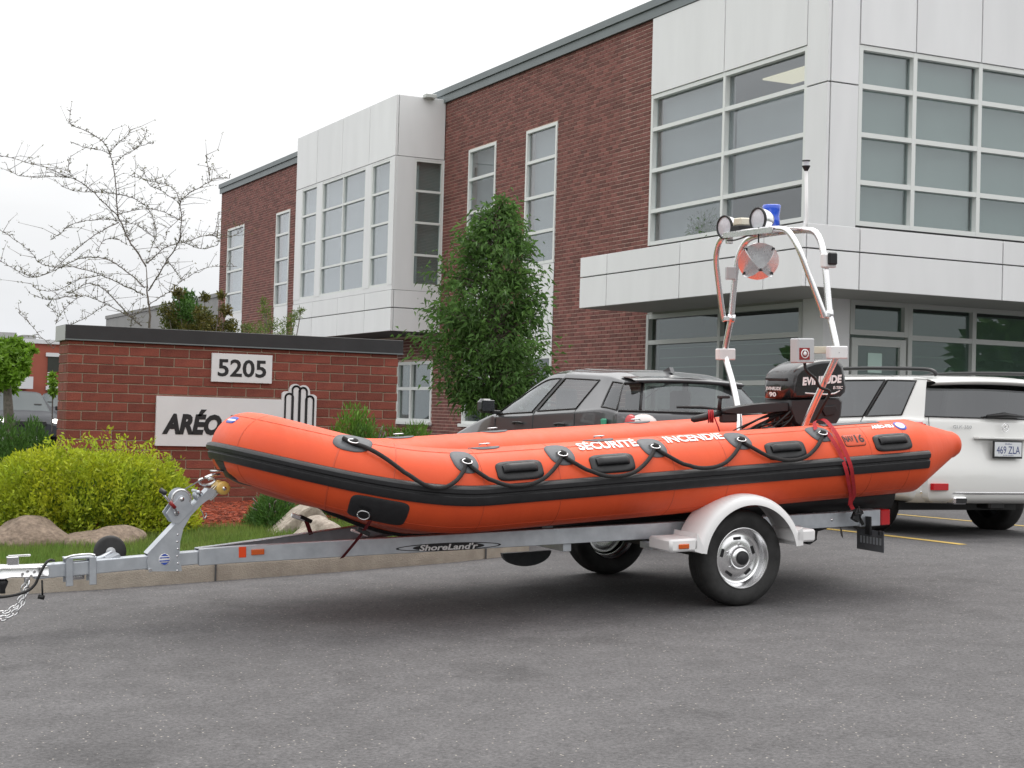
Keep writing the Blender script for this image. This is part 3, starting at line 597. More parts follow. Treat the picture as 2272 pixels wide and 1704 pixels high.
# --- ground floor glazing under the canopy
g0, g1 = fl(1781, 700)[0], YBR; gm = fl(1597, 720)[0]; gz = [GB+.15, fl(1640, 850)[1], fl(1500, 757)[1], min(fl(1438, 699)[1], ZC0+.02)]
window(PL, [g0, gm, g1], gz, bld, .075, 'frame_grey', 'glass_dk', d0=-.08, d1=.02)
px0 = fr_(1886, 700)[0]; dx1 = fr_(2014.5, 700)[0]; dx2 = fr_(2160.5, 720)[0]; sp = dx2-dx1
hz = fr_(1891, 664)[1]; mz = fr_(1891, 742)[1]
m = MB(); m.box((XF, YF+.001, GB), (XF+.3, g0, ZC0+.03)); m.box((XF+.3, YF+.001, GB), (px0, YF+.3, ZC0+.03)); m.build('corner_pillar', MT['panel'], bld)
m = MB(); m.box((px0, YF, hz), (dx2+4*sp, YF+.2, ZC0+.03)); m.box((XF, g0, gz[-1]), (XF+.2, g1, ZC0+.03)); m.build('head_panel', MT['soffit'], bld)
window(PR, [px0, dx1], [mz, hz], bld, .075, 'frame_grey', 'glass_dk', d0=-.08, d1=.02, name='transom')
window(PR, [dx1+.002, dx2, dx2+sp, dx2+2*sp, dx2+3*sp], [GB+.15, GB+1.0, mz, hz], bld, .075, 'frame_grey', 'glass_dk', d0=-.08, d1=.02)
dr = window(PR, [px0+.04, dx1-.03], [GB+.2, mz-.045], bld, .11, 'frame_grey', 'glass_dk', d0=-.06, d1=.012, name='door')
m = MB(); m.tube([(dx1-.09, YF-.06, 1.35), (dx1-.09, YF-.06, 1.75)], .014); m.build('handle', MT['steel'], dr)
nx, nz_ = fr_(1944, 803); m = MB(); m.box((nx-.13, YF+.03, nz_-.16), (nx+.13, YF+.034, nz_+.13)); m.build('notice', MT['notice'], dr)
for nm, P, a, b in (('L', PL, g0+.03, g1-.05), ('R', PR, dx1+.06, dx2+3*sp)):
    m = MB(); z = .75
    while z < mz-.08: slab(m, P, a, b, z, z+.014, -.26, -.24); z += .165
    m.build('window_blind', MT['slat'], bld)
m = MB(); m.box((XF+.8, YF+1.3, GB+.2), (XF+9, YF+1.35, ZC0)); m.build('partition', MT['far_white'], bld)
m = MB(); m.box((XF+1.5, YF+2.0, GB+.2), (XF+1.55, YBR+.5, ZC0)); m.build('partition', MT['interior'], bld)
# --- white bay
bm_ = MB(); e_ = .06
bm_.box((XB+e_, YB1+e_, ZBS), (XF, YB2-e_, ZBT-.02)); bm_.box((XB+e_, YB1+e_, ZBB+.01), (XF, YB2-e_, ZBW)); bay = bm_.build('bay', MT['panel_gap'], bld)
m = MB(); m.box((XB+.03, YB1+.03, ZBT-.018), (XF+.05, YB2-.03, ZBT+.004)); m.build('bay_coping', MT['panel'], bay)
def PB(u, z, d): return (XB+e_-d, u, z)
def PS(u, z, d): return (u, YB1+e_-d, z)
tops = [YB1]+[at(px, y, X=XB)[1] for px, y in ((820.5, 290), (760, 320), (704, 340))]+[YB2]
bots = [YB1]+[at(px, 690, X=XB)[1] for px in (808, 748, 692)]+[YB2]
for i in range(4): panel(PB, tops[i], tops[i+1], ZBS, ZBT, bay, e_); 
for i in range(4): panel(PB, bots[i], bots[i+1], ZBM, ZBW, bay, e_); panel(PB, bots[i], bots[i+1], ZBB, ZBM, bay, e_)
panel(PS, XB+e_+.002, XF, ZBS, ZBT, bay, e_); panel(PS, XB+e_+.002, XF, ZBM, ZBW, bay, e_); panel(PS, XB+e_+.002, XF, ZBB, ZBM, bay, e_)
def yb(px, py): return at(px, py, X=XB)[1]
def xb(px, py): return at(px, py, Y=YB1)[0]
wz1 = ZBS-.03; wz0 = at(861, 632, X=XB)[2]; wz = [wz0+(wz1-wz0)*q for q in (0, .245, .5, .75, 1)]
e1, e2 = yb(862, 500), yb(821, 500); e3, e4 = yb(808, 500), yb(711, 540); e5, e6 = yb(700, 540), yb(667, 540)
window(PB, [e1, e2], wz, bay, .05, d0=-.02, d1=.05); window(PB, [e3, yb(757.5, 520), e4], wz, bay, .05, d0=-.02, d1=.05); window(PB, [e5, e6], wz, bay, .05, d0=-.02, d1=.05)
m = MB()
for a, b in ((YB1+.01, e1), (e2, e3), (e4, e5), (e6, YB2-.01)): m.box(PB(a, wz0, .058), PB(b, wz1, -.15))
m.box(PB(YB1+.01, ZBW, .05), PB(YB2-.01, wz0, -.15)); m.box(PB(YB1+.01, wz1, .05), PB(YB2-.01, ZBS, -.15)); 
s0, s1 = xb(917, 480), xb(982, 480)
m.box(PS(XB+e_+.001, ZBW, .058), PS(s0, ZBS, -.12)); m.box(PS(s1, ZBW, .058), PS(XF, ZBS, -.12)); m.box(PS(s0, ZBW, .05), PS(s1, wz0, -.12)); m.box(PS(s0, wz1, .05), PS(s1, ZBS, -.12)); m.build('bay_posts', MT['panel'], bay)
window(PS, [s0, s1], wz, bay, .05, d0=-.02, d1=.05)
m = MB(); m.box((XB+.2, YB1+.2, ZBW), (XB+.21, YB2-.1, ZBS)); m.build('curtain', MT['shade2'], bay)
m = MB(); m.box((s0-.02, YB1+.20, ZBW), (s1+.02, YB1+.21, ZBS)); m.build('roller_shade', MT['shade_dk'], bay)
m = MB(); m.box((XB+.62, YB1+.02, ZBT-.03), (XB+.88, YB1-.18, ZBT+.05), bev=.01); m.build('wall_lamp', MT['frame_grey'], bay)
# pot plant on the upper sill
plc = at(1562, 508, X=XF+.25)
# ================================================================ buildings further off
def far_building():
    Y0 = 80.0
    def q(px, py): p = at(px, py, Y=Y0); return p[0], p[2]
    x0, x1 = q(-60, 800)[0], q(135, 800)[0]; zt = q(60, 752)[1]; zb = .3
    t = thing('brick_warehouse', 'distant low red brick building with a white roof edge and grey loading awning', 'building', ((x0+x1)/2, Y0, zb)); OFF[t.name] = Vector(((x0+x1)/2, Y0, zb))
    m = MB(); m.box((x0, Y0, zb), (x1+14, Y0+14, zt-.2)); m.build('wall', MT['far_brick'], t)
    m = MB(); m.box((x0-.1, Y0-.15, zt-.2), (x1+14, Y0+14, zt)); m.build('roof_edge', MT['far_white'], t)
    for a, b, c, d in ((-10, 60, 790, 803), (105, 135, 792, 824), (105, 135, 866, 880)):
        m = MB(); xa, za = q(a, d); xb_, zb_ = q(b, c); m.box((xa, Y0-.06, za), (xb_, Y0+.05, zb_)); w = m.build('window', MT['far_dark'], t)
        m = MB(); m.box((xa-.1, Y0-.12, zb_), (xb_+.1, Y0-.005, zb_+.18)); m.build('lintel', MT['far_white'], w)
    m = MB(); xa, za = q(-10, 861); xb_, zb_ = q(60, 832); m.box((xa, Y0-1.8, za), (xb_, Y0-.01, zb_-.1)); m.build('awning', MT['far_white'], t)
    m = MB(); xa, za = q(104, 866); xb_, zb_ = q(122, 826); m.box((xa, Y0-.1, za), (xb_, Y0-.01, zb_)); m.build('panel', MT['far_white'], t)
    for a, b, c in ((4, 52, 735), (66, 96, 741)):
        m = MB(); xa, _ = q(a, 750); xb_, zc = q(b, c); m.box((xa, Y0+2, zt), (xb_, Y0+4, zc)); m.build('roof_unit', MT['far_grey'], t)
    X1 = 31.0
    def s(px, py): p = at(px, py, X=X1); return p[1], p[2]
    ya, yb_ = s(520, 660)[0], s(236, 690)[0]; zt = s(430, 661)[1]
    t = thing('concrete_building', 'plain grey concrete building standing behind the brick office block', 'building', (X1, ya, .3)); OFF[t.name] = Vector((X1, ya, .3))
    m = MB(); m.box((X1, ya, .3), (X1+20, yb_, zt-.3)); m.build('wall', MT['far_grey'], t)
    m = MB(); m.box((X1-.08, ya, zt-.29), (X1+20, yb_+.08, zt)); m.build('parapet', MT['far_grey'], t)
far_building()
# ================================================================ trailer frame (x to the stern, y away from the camera, z up)
TO = np.array([6.13, 10.02, .29])
_ex = np.array([1, 0, .042]); _ex /= np.linalg.norm(_ex); _ez = np.cross(_ex, np.array([0, 1, .02])); _ez /= np.linalg.norm(_ez); _ey = np.cross(_ez, _ex)
TR = Matrix((( _ex[0], _ey[0], _ez[0]), (_ex[1], _ey[1], _ez[1]), (_ex[2], _ey[2], _ez[2])))
def tw(p): p = np.asarray(p, float); return TO+p[..., 0:1]*_ex+p[..., 1:2]*_ey+p[..., 2:3]*_ez
def atl(px, py, yl):
    d = ray(px, py); t = (yl-((CAM-TO)@_ey))/(d@_ey); q = CAM+d*t-TO; return np.array([q@_ex, q@_ey, q@_ez])
def tthing(name, label, cat, base, group=None): return thing(name, label, cat, TO, TR, base, group)
# ---------------------------------------------------------------- inflatable boat
boat = tthing('inflatable_boat', 'orange inflatable rescue boat with black rubbing strake strapped on the trailer', 'boat', (-.5, 0, .55))
RT = .265; XS0 = -2.0; BOWX = -3.055; YT = .735
def axis_side():
    pts = []
    # near side, stern to bow
    for x in np.linspace(2.0, XS0, 60): pts.append((x, -YT))
    n = 46
    for i in range(1, n+1):
        a = (pi/2)*i/n; ex = 2/2.35
        pts.append((XS0-(XS0-BOWX)*(sin(a)**ex), -YT*(max(cos(a), 0)**ex)))
    return pts
_h = axis_side(); AX = [p for p in _h]+[(x, -y) for x, y in _h[-2::-1]]
def zc_of(x):
    base = .845+.036*(x+1.36)
    rise = max(0, (-1.85-x))/1.2; return base+.30*rise**1.75
AX = np.array([(x, y, zc_of(x)) for x, y in AX])
seg = np.linalg.norm(np.diff(AX, axis=0), axis=1); SL = np.concatenate([[0], np.cumsum(seg)]); LT = SL[-1]
def rad_of(x): return RT-.035*max(0, min(1, (-2.1-x)/.95))
XCONE = 1.60
def axis_at(s):
    p = np.array([np.interp(s, SL, AX[:, k]) for k in range(3)]); d = .02
    q0 = np.array([np.interp(s-d, SL, AX[:, k]) for k in range(3)]); q1 = np.array([np.interp(s+d, SL, AX[:, k]) for k in range(3)])
    t = q1-q0; t /= np.linalg.norm(t); 
    outw = np.array([t[1], -t[0], 0.0]); outw /= np.linalg.norm(outw)
    if s < LT*.5 and outw[1] > .2: outw = -outw
    c = np.array([AX[:, 0].mean(), 0]); 
    if (p[:2]-c)@outw[:2] < 0: outw = -outw
    up = np.cross(t, outw); up = up if up[2] > 0 else -up
    return p, t, outw, up
def surf(s, th, off=0.0):
    p, t, o, u = axis_at(s); x = p[0]; r = rad_of(x)
    if x > XCONE:
        k = (x-XCONE)/(2.0-XCONE); r = r*(1-.62*k); p = p+u*(.055*k)
    return p+(o*cos(th)+u*sin(th))*(r+off)
ss = np.concatenate([np.linspace(0, .4, 8), np.linspace(.4, LT-.4, 150)[1:-1], np.linspace(LT-.4, LT, 8)])
NT = 40; rows = []
def end_cap(s, sgn):      # rounded cone end
    p, t, o, u = axis_at(s); c = np.mean([surf(s, 2*pi*j/NT) for j in range(NT)], 0); R = np.linalg.norm(surf(s, 0)-c); out = []
    for q in (0.97, .8, .5, .15, .0): out.append([c+(surf(s, 2*pi*j/NT)-c)*q+t*sgn*sqrt(max(0, 1-q*q))*R*1.0 for j in range(NT)])
    return out
rows = end_cap(0, -1)[::-1]+[[surf(s, 2*pi*j/NT) for j in range(NT)] for s in ss]+end_cap(LT, 1)
m = MB(); m.grid(rows, closeu=True); m.build('buoyancy_tube', MT['orange'], boat)
# pixel -> (s, theta) on the side facing the camera
_S = np.linspace(0, LT*.56, 520); _T = np.radians(np.linspace(-85, 128, 160)); _G = np.array([[surf(s, t) for t in _T] for s in _S]); _GP = proj(tw(_G))
_Gw = tw(_G); _Nw = tw(np.array([[surf(s, t, .01) for t in _T] for s in _S]))-_Gw; _VIS = ((CAM-_Gw)*_Nw).sum(-1) > 0.0002
def uv(px, py):
    # only the visible half: outward normal faces the camera
    d = (_GP[..., 0]-px)**2+(_GP[..., 1]-py)**2+np.where(_VIS, 0, 1e6); i, j = np.unravel_index(np.argmin(d), d.shape); return _S[i], _T[j]
def tpatch(outline, off, mt, name, parent, s0, th0, rings=5, edge=.004):
    """outline: (du along hull metres, dv up round the tube metres)"""
    c = np.mean(outline, 0); rws = []
    def P(du, dv, o): return surf(s0-du, th0+dv/rad_of(np.interp(s0, SL, AX[:, 0])), o)
    for q in np.linspace(0, 1, rings): rws.append([P(c[0]+(a-c[0])*q, c[1]+(b-c[1])*q, off) for a, b in outline])
    rws.append([P(c[0]+(a-c[0])*1.02, c[1]+(b-c[1])*1.02, off*.55) for a, b in outline]); rws.append([P(c[0]+(a-c[0])*1.03, c[1]+(b-c[1])*1.03, -.006) for a, b in outline])
    m = MB(); m.grid(rws, closeu=True); return m.build(name, mt, parent)
def supell(hw, hh, n=2.6, k=36, rot=0.0, skew=0.0):
    o = []
    for i in range(k):
        a = 2*pi*i/k; x = hw*abs(cos(a))**(2/n)*(1 if cos(a) >= 0 else -1); y = hh*abs(sin(a))**(2/n)*(1 if sin(a) >= 0 else -1); x += skew*y
        o.append((x*cos(rot)-y*sin(rot), x*sin(rot)+y*cos(rot)))
    return o
# rubbing strake: ribbed band round the outside
prof = [(-.066, -.004), (-.064, .010), (-.05, .018), (-.012, .020), (-.004, .012), (.004, .012), (.012, .026), (.034, .030), (.05, .022), (.058, .010), (.062, -.004)]
s_a, s_b = [np.interp(1.61, -AX[:len(_h), 0][::1]*-1, SL[:len(_h)]) if False else SL[np.argmin(np.abs(AX[:len(_h), 0]-1.61))], None]; s_b = LT-s_a
st = np.linspace(s_a, s_b, 170); rws = []
for s in st: rws.append([surf(s, -.03+v/RT, h) for v, h in prof])
rws = [[surf(s_a-.004, -.03+v/RT, -.004) for v, h in prof]]+rws+[[surf(s_b+.004, -.03+v/RT, -.004) for v, h in prof]]
m = MB(); m.grid(rws); m.build('rubbing_strake', MT['black_rubber'], boat, autos=35)
# seams
m = MB()
for th, nn in ((1.15, 170), (-.95, 170)):
    r = [[surf(s, th+v/RT, h) for v, h in ((-.0035, 0), (-.002, .0022), (.002, .0022), (.0035, 0))] for s in np.linspace(.55, LT-.55, nn)]; m.grid(r)
for px, py in ((1490, 1010), (1608, 1000), (1240, 1040), (750, 1010), (540, 960), (2010, 970), (1925, 975), (880, 1010), (1060, 1020)):
    s, t = uv(px, py); th = np.linspace(-1.4, 1.5, 26); m.grid([[surf(s+d, t_, h) for d, h in ((-.004, 0), (-.002, .0018), (.002, .0018), (.004, 0))] for t_ in th])
m.build('seam_tape', MT['orange_tape'], boat)
m = MB(); s, t = uv(1880, 942)
m.grid([[surf(s0_, t_, .003) for t_ in np.linspace(1.32, 1.75, 6)] for s0_ in np.linspace(s-.28, s+.22, 14)]); m.build('deck_patch', MT['grey_rubber'], boat)
# D-ring pads with rings
def dring(s, th, parent, lie=0.0, size=.05, turn=0.0):
    p, t, o, u = axis_at(s); n = o*cos(th)+u*sin(th); v = -o*sin(th)+u*cos(th); c = surf(s, th, .012)
    pts = []
    for a in np.linspace(0, 2*pi, 19): 
        x = cos(a)*size*.62; y = sin(a)*size*.5-(.4*size); y = min(y, .02)
        pts.append(c+t*(x*cos(turn)-y*sin(turn))+v*(x*sin(turn)+y*cos(turn))*(1-.3*lie)+n*(.012+.25*abs(y)*(1-lie)))
    m = MB(); m.tube(pts, .0040, 8); m.build('d_ring', MT['steel'], parent)
    m = MB(); r = [[c+t*a+v*b*.6+n*(.011*max(0, 1-(a/.035)**2)) for a in np.linspace(-.035, .035, 7)] for b in np.linspace(-.012, .02, 4)]; m.grid(r); m.build('webbing_loop', MT['black_rubber'], parent)
pads = [((782, 980), .105, .085, .25), ((1030, 1022), .088, .095, -.4), ((1243, 1006), .088, .095, -.4), ((1446, 991), .088, .095, -.4), ((1637, 975), .085, .09, -.4), ((1817, 961), .088, .082, -.5)]
PADS = []
for (q, hw, hh, sk) in pads:
    s, t = uv(*q); PADS.append((s, t)); o_ = tpatch(supell(hw, hh, 2.5, 36, 0, sk*.35), .006, MT['grey_rubber'], 'd_ring_pad', boat, s, t); dring(s, t-.05, o_)
s, t = uv(839, 1137); o_ = tpatch(supell(.15, .10, 6, 44), .005, MT['black_rubber'], 'tow_pad', boat, s, t); dring(s+.07, t+.02, o_, 0, .060)
for px, py in ((1072, 986), (1326, 966)):
    s, _ = uv(px, py+4); o_ = tpatch(supell(.10, .075, 2.6), .006, MT['grey_rubber'], 'd_ring_pad', boat, s, 1.62); dring(s, 1.62, o_, .9, .06)
for px, py in ((888, 966), (1108, 952), (1420, 940)):        # pads on the far tube
    x = atl(px, py, YT)[0]; i = np.argmin(np.abs(AX[len(_h):, 0]-x))+len(_h); s = SL[i]; th = 1.5
    o_ = tpatch(supell(.10, .075, 2.6), .006, MT['grey_rubber'], 'd_ring_pad', boat, s, th); dring(s, th, o_, .9, .06)
# grab handles
for q in ((1152, 1044), (1359, 1027), (1742, 998), (1981, 981)):
    s, t = uv(*q); rr_ = []; b = tpatch(supell(.158, .064, 5, 44), .010, MT['black_rubber'], 'grab_handle', boat, s, t)
    m = MB(); r = []
    for du in np.linspace(-.118, .118, 17):
        k = min(1, (1-abs(du)/.118)*5); row = []
        for a in np.linspace(0, 2*pi, 13)[:-1]: row.append(surf(s-du, t+(.008+cos(a)*.026)/RT, .008+k*.022+sin(a)*.016))
        r.append(row)
    m.grid(r, closeu=True); m.build('grip', MT['black_rubber'], b)
# grab line hung from pad to pad
pts = []
dips = [.185, .165, .165, .165, .165]
for i in range(len(PADS)-1):
    (s0, t0), (s1, t1) = PADS[i], PADS[i+1]
    if i == 0: pts.append(surf(s0+.06, t0-.02, .02))
    for q in np.linspace(0.0, 1, 22)[(1 if i else 0):]:
        lin = t0+(t1-t0)*q-.035/RT
        if i == 0: d = -dips[i]*(sin(pi*q**1.7))**.9
        else: d = -dips[i]*(1-abs(2*q-1)**2.3)
        off_ = .014+.018*(1-abs(2*q-1)**3)+(.014 if lin+d/RT < .30 else 0)
        pts.append(surf(s0+(s1-s0)*q, lin+d/RT, off_))
m = MB(); m.tube(pts, .0135, 9); m.build('grab_line', MT['rope'], boat)
for (s, t) in PADS:
    m = MB(); m.tube([surf(s-.005, t+.0, .018), surf(s-.012, t-.10, .024), surf(s-.02, t-.2, .02)], [.013, .021, .012], 8); m.build('knot', MT['rope'], boat)
# lettering on the tube
def on_tube(s0, th0, off, rot=0.0):
    def f(u, v): return surf(s0-u*cos(rot)+v*sin(rot), th0+(v*cos(rot)+u*sin(rot))/RT, off)
    return f
def tube_text(txt, q0, q1, h, mt, name, parent=None, **k):
    (s0, t0), (s1, t1) = uv(*q0), uv(*q1); sc_, tc_ = (s0+s1)/2, (t0+t1)/2; w = abs(s1-s0)
    vs, fs = text_fit(txt, w, h, **k); bm = bmesh.new(); bv = [bm.verts.new(v) for v in vs]
    for f in fs:
        try: bm.faces.new([bv[i] for i in f])
        except ValueError: pass
    bmesh.ops.triangulate(bm, faces=bm.faces); bmesh.ops.subdivide_edges(bm, edges=[e for e in bm.edges if e.calc_length() > h*.25], cuts=2, use_grid_fill=False)
    bmesh.ops.triangulate(bm, faces=bm.faces); bm.verts.index_update(); fn = on_tube(sc_, tc_, .0045)
    m = MB(); m.add([fn(v.co.x, v.co.y) for v in bm.verts], [[v.index for v in f.verts] for f in bm.faces], 0, False); bm.free()
    return m.build(name, mt, parent or boat, fixn=False)
tube_text('SÉCURITÉ', (1278, 990), (1411, 982), .112, MT['white_print'], 'lettering', bold=.03)
tube_text('INCENDIE', (1475, 976), (1601, 967), .092, MT['white_print'], 'lettering', bold=.03)
s, t = uv(1896, 977); lb = tpatch(supell(.088, .048, 7, 40), .0028, MT['black_print'], 'model_label', boat, s, t); lo = tpatch(supell(.085, .045, 7, 40), .0036, MT['orange_tape'], 'label_field', lb, s, t)
tube_text('NAV', (1871, 976), (1893, 974), .05, MT['black_print'], 'lettering', lb, bold=.04); tube_text('16', (1898, 974), (1914, 972), .066, MT['black_print'], 'lettering', lb, bold=.03)
tube_text('ARÉO-FEU', (1931, 949), (1980, 945), .05, MT['white_print'], 'lettering', boat, bold=.05, shear=.2)
s, t = uv(1997, 944); eb = tpatch(supell(.045, .05, 2.4), .003, MT['blue_print'], 'emblem', boat, s, t); tpatch(supell(.034, .036, 2.2), .0045, MT['white_print'], 'hand_mark', eb, s, t)
s, t = uv(508, 938); bs_ = tpatch(supell(.07, .03, 4, 32), .003, MT['blue_print'], 'bow_sticker', boat, s, t+.12); tpatch(supell(.07, .008, 4, 24), .004, MT['white_print'], 'bow_sticker_band', bs_, s, t+.1)
# bow guard, tow eye
sm_ = LT/2; tpatch([(-.085, .02), (.085, .02), (.10, -.14), (.085, -.30), (-.085, -.30), (-.10, -.14)], .006, MT['black_rubber'], 'bow_guard', boat, sm_, -.28)
ep = surf(sm_, -.62, .0); m = MB(); m.tube([ep+np.array([.01, -.02, 0]), ep+np.array([-.06, -.018, .0]), ep+np.array([-.085, 0, .0]), ep+np.array([-.06, .018, .0]), ep+np.array([.01, .02, 0])], .006, 8); m.build('bow_eye', MT['steel'], boat)
# hull skin: black aft, orange forward
def hull_sec(x):
    zt = zc_of(x); k = max(0, min(1, (-1.55-x)/1.25)); yo = (YT-.05)*(1-.80*k**1.5); zo = zt-RT+.055
    zk = .485+.05*max(0, (x+1.2))*.2+.40*max(0, (-1.95-x)/.95)**1.6
    return [(x, -yo, zo), (x, -yo*.80, zo-(zo-zk)*.42), (x, -yo*.40, zo-(zo-zk)*.80), (x, 0, zk), (x, yo*.40, zo-(zo-zk)*.80), (x, yo*.80, zo-(zo-zk)*.42), (x, yo, zo)]
m = MB(); m.grid([hull_sec(x) for x in np.linspace(-1.25, 1.5, 18)]); m.build('hull', MT['black_hull'], boat)
m = MB(); m.grid([hull_sec(x) for x in np.linspace(-2.90, -1.25, 18)]); m.build('bow_hull', MT['orange'], boat)
m = MB(); m.tube([np.array(hull_sec(x)[3])-np.array([0, 0, .004]) for x in np.linspace(-2.88, 1.3, 24)], .022, 8); m.build('keel_strip', MT['black_rubber'], boat)
m = MB()
for sg_ in (-1, 1): m.grid([[(x, sg_*.62, zc_of(x)-RT+.06), (x, sg_*.66, zc_of(x)-RT-.003), (x, sg_*.645, (zc_of(x)-RT)*.5+.28), (x, sg_*.61, .563), (x, sg_*.45, .56)] for x in np.linspace(-1.35, 1.58, 16)])
m.build('chine', MT['black_hull'], boat)
m = MB(); m.box((-2.2, -.5, .76), (1.25, .5, .78)); m.build('floor', MT['grey_rubber'], boat)
m = MB(); m.prism([(-.52, .60), (.52, .60), (.55, 1.05), (.30, 1.18), (-.30, 1.18), (-.55, 1.05)], lambda p, q, t: (t, p, q), 1.10, 1.155); m.build('transom', MT['orange_tape'], boat, bevel=.01)
m = MB(); m.box((.55, -.47, .80), (.85, .47, 1.02), bev=.02); m.build('seat_box', MT['orange'], boat)
# ---------------------------------------------------------------- outboard motor
mo = tthing('outboard_motor', 'black outboard engine with white lettering clamped on the boat transom', 'outboard motor', (1.2, 0, 1.0))
cprof = [(.985, 1.355), (.988, 1.45), (1.0, 1.535), (1.04, 1.575), (1.11, 1.612), (1.19, 1.638), (1.28, 1.652), (1.38, 1.656), (1.455, 1.645), (1.492, 1.61), (1.512, 1.53), (1.525, 1.45), (1.515, 1.395), (1.475, 1.362)]
def loft_y(prof_, ys, scales, c, mt, name, parent, autos=None):
    rws = [[(c[0]+(p[0]-c[0])*s, y, c[1]+(p[1]-c[1])*s) for p in prof_] for y, s in zip(ys, scales)]
    m = MB(); m.grid(rws, closeu=True); n = len(prof_); m.f += [list(range(n))[::-1], list(range(len(m.v)-n, len(m.v)))]; m.m += [0, 0]; m.sm += [False, False]
    return m.build(name, mt, parent, autos=autos)
cw = loft_y(cprof, [-.185, -.175, -.15, -.10, 0, .10, .15, .175, .185], [.80, .91, .965, .99, 1, .99, .965, .91, .80], (1.26, 1.49), MT['cowl'], 'cowl', mo)
m = MB(); m.box((.982, -.13, 1.495), (1.05, .13, 1.512), bev=.004); m.build('cowl_vent', MT['motor_dark'], cw)
text_part('lettering', 'EVINRUDE', .36, .062, lambda u, v: (1.275+u, -.1868, 1.495+v+.05*u), MT['white_print'], cw, bold=.05, shear=.1)
text_part('lettering', 'E-TEC', .09, .022, lambda u, v: (1.42+u, -.1868, 1.438+v), MT['white_print'], cw, bold=.03, shear=.2)
text_part('lettering', 'EVINRUDE', .19, .026, lambda u, v: (.9825, .02-u, 1.432+v), MT['white_print'], cw, bold=.04, shear=.1)
text_part('lettering', '90', .09, .036, lambda u, v: (.9805, .03-u, 1.388+v), MT['white_print'], cw, bold=.04)
m = MB(); m.tube([(1.12, -.186, 1.40), (1.22, -.187, 1.392), (1.32, -.187, 1.388), (1.39, -.186, 1.395), (1.44, -.180, 1.415), (1.485, -.172, 1.455)], .0058, 6); m.build('cowl_stripe', MT['white_print'], cw)
lprof = [(1.04, 1.18), (1.0, 1.28), (.995, 1.352), (1.47, 1.358), (1.495, 1.33), (1.48, 1.22), (1.42, 1.14), (1.10, 1.14)]
lo_ = loft_y(lprof, [-.17, -.15, 0, .15, .17], [.9, .98, 1, .98, .9], (1.15, 1.26), MT['motor_dark'], 'lower_cover', mo)
m = MB(); m.prism([(1.29, 1.30), (1.40, 1.305), (1.42, 1.27), (1.39, 1.235), (1.31, 1.225), (1.285, 1.26)], lambda p, q, t: (p, t, q), -.185, -.15); m.build('side_grip', MT['black_metal'], lo_, bevel=.006)
m = MB(); m.prism([(1.19, 1.17), (1.42, 1.17), (1.38, .55), (1.20, .55)], lambda p, q, t: (p, t, q), -.05, .05); m.build('leg', MT['motor_dark'], mo, bevel=.015)
m = MB(); m.box((1.16, -.12, .535), (1.52, .12, .548)); m.build('cavitation_plate', MT['motor_dark'], mo)
m = MB(); m.tube([(1.08, 0, .44), (1.14, 0, .44), (1.25, 0, .44), (1.42, 0, .44), (1.52, 0, .44)], [.012, .045, .058, .052, .03], 14); m.prism([(1.20, .40), (1.38, .40), (1.36, .30), (1.30, .29)], lambda p, q, t: (p, t, q), -.01, .01); m.prism([(1.20, .55), (1.40, .55), (1.40, .44), (1.20, .44)], lambda p, q, t: (p, t, q), -.035, .035); m.build('gearcase', MT['motor_dark'], mo)
m = MB()
for k in range(3):
    a = 2*pi*k/3; r = []
    for q in np.linspace(0, 1, 6):
        rr_ = .04+.13*q; w_ = .05*(1-(2*q-1.0)**2*.5); r.append([(1.55+.03*d, rr_*cos(a+w_*d*9), .44+rr_*sin(a+w_*d*9)) for d in (-1, 0, 1)])
    m.grid(r)
m.tube([(1.52, 0, .44), (1.60, 0, .44)], .035, 12); m.build('propeller', MT['black_metal'], mo)
m = MB(); m.box((1.05, -.13, .98), (1.20, -.09, 1.20), bev=.01); m.box((1.05, .09, .98), (1.20, .13, 1.20), bev=.01); m.box((1.06, -.14, 1.18), (1.19, .14, 1.21), bev=.005); m.build('clamp_bracket', MT['black_metal'], mo)
# tiller
tp = [(1.02, 1.33), (.84, 1.33), (.70, 1.322), (.54, 1.305), (.43, 1.285), (.43, 1.262), (.56, 1.252), (.72, 1.255), (.86, 1.262), (1.02, 1.27)]
tl = loft_y(tp, [-.15, -.14, -.09, -.05, -.04], [.92, 1, 1, 1, .92], (.65, 1.285), MT['motor_dark'], 'tiller', mo)
m = MB(); m.tube([(.185, -.10, 1.217), (.20, -.10, 1.219), (.30, -.10, 1.235), (.345, -.10, 1.243), (.44, -.10, 1.262)], [.014, .024, .027, .022, .018], 14); m.build('throttle_grip', MT['black_rubber'], tl)
m = MB(); m.tube([(.42, -.10, 1.28), (.425, -.10, 1.34), (.432, -.10, 1.375)], [.016, .014, .014], 8); m.box((.415, -.125, 1.366), (.50, -.075, 1.388), bev=.006); m.build('shift_lever', MT['motor_dark'], tl)
m = MB()
for d in (0, .018, .034): m.tube([(.33+d+.02*cos(a), -.10+.034*cos(a), 1.238+.044*sin(a)) for a in np.linspace(0, 2*pi, 15)], .006, 6)
m.tube([(.36, -.13, 1.23), (.38, -.15, 1.16), (.40, -.16, 1.08)], .005, 6); m.build('kill_cord', MT['red_strap'], tl)
m = MB(); m.box((.43, -.14, 1.19), (.56, -.07, 1.26), bev=.015); m.build('tiller_bracket', MT['motor_dark'], tl)
m = MB(); random.seed(3)
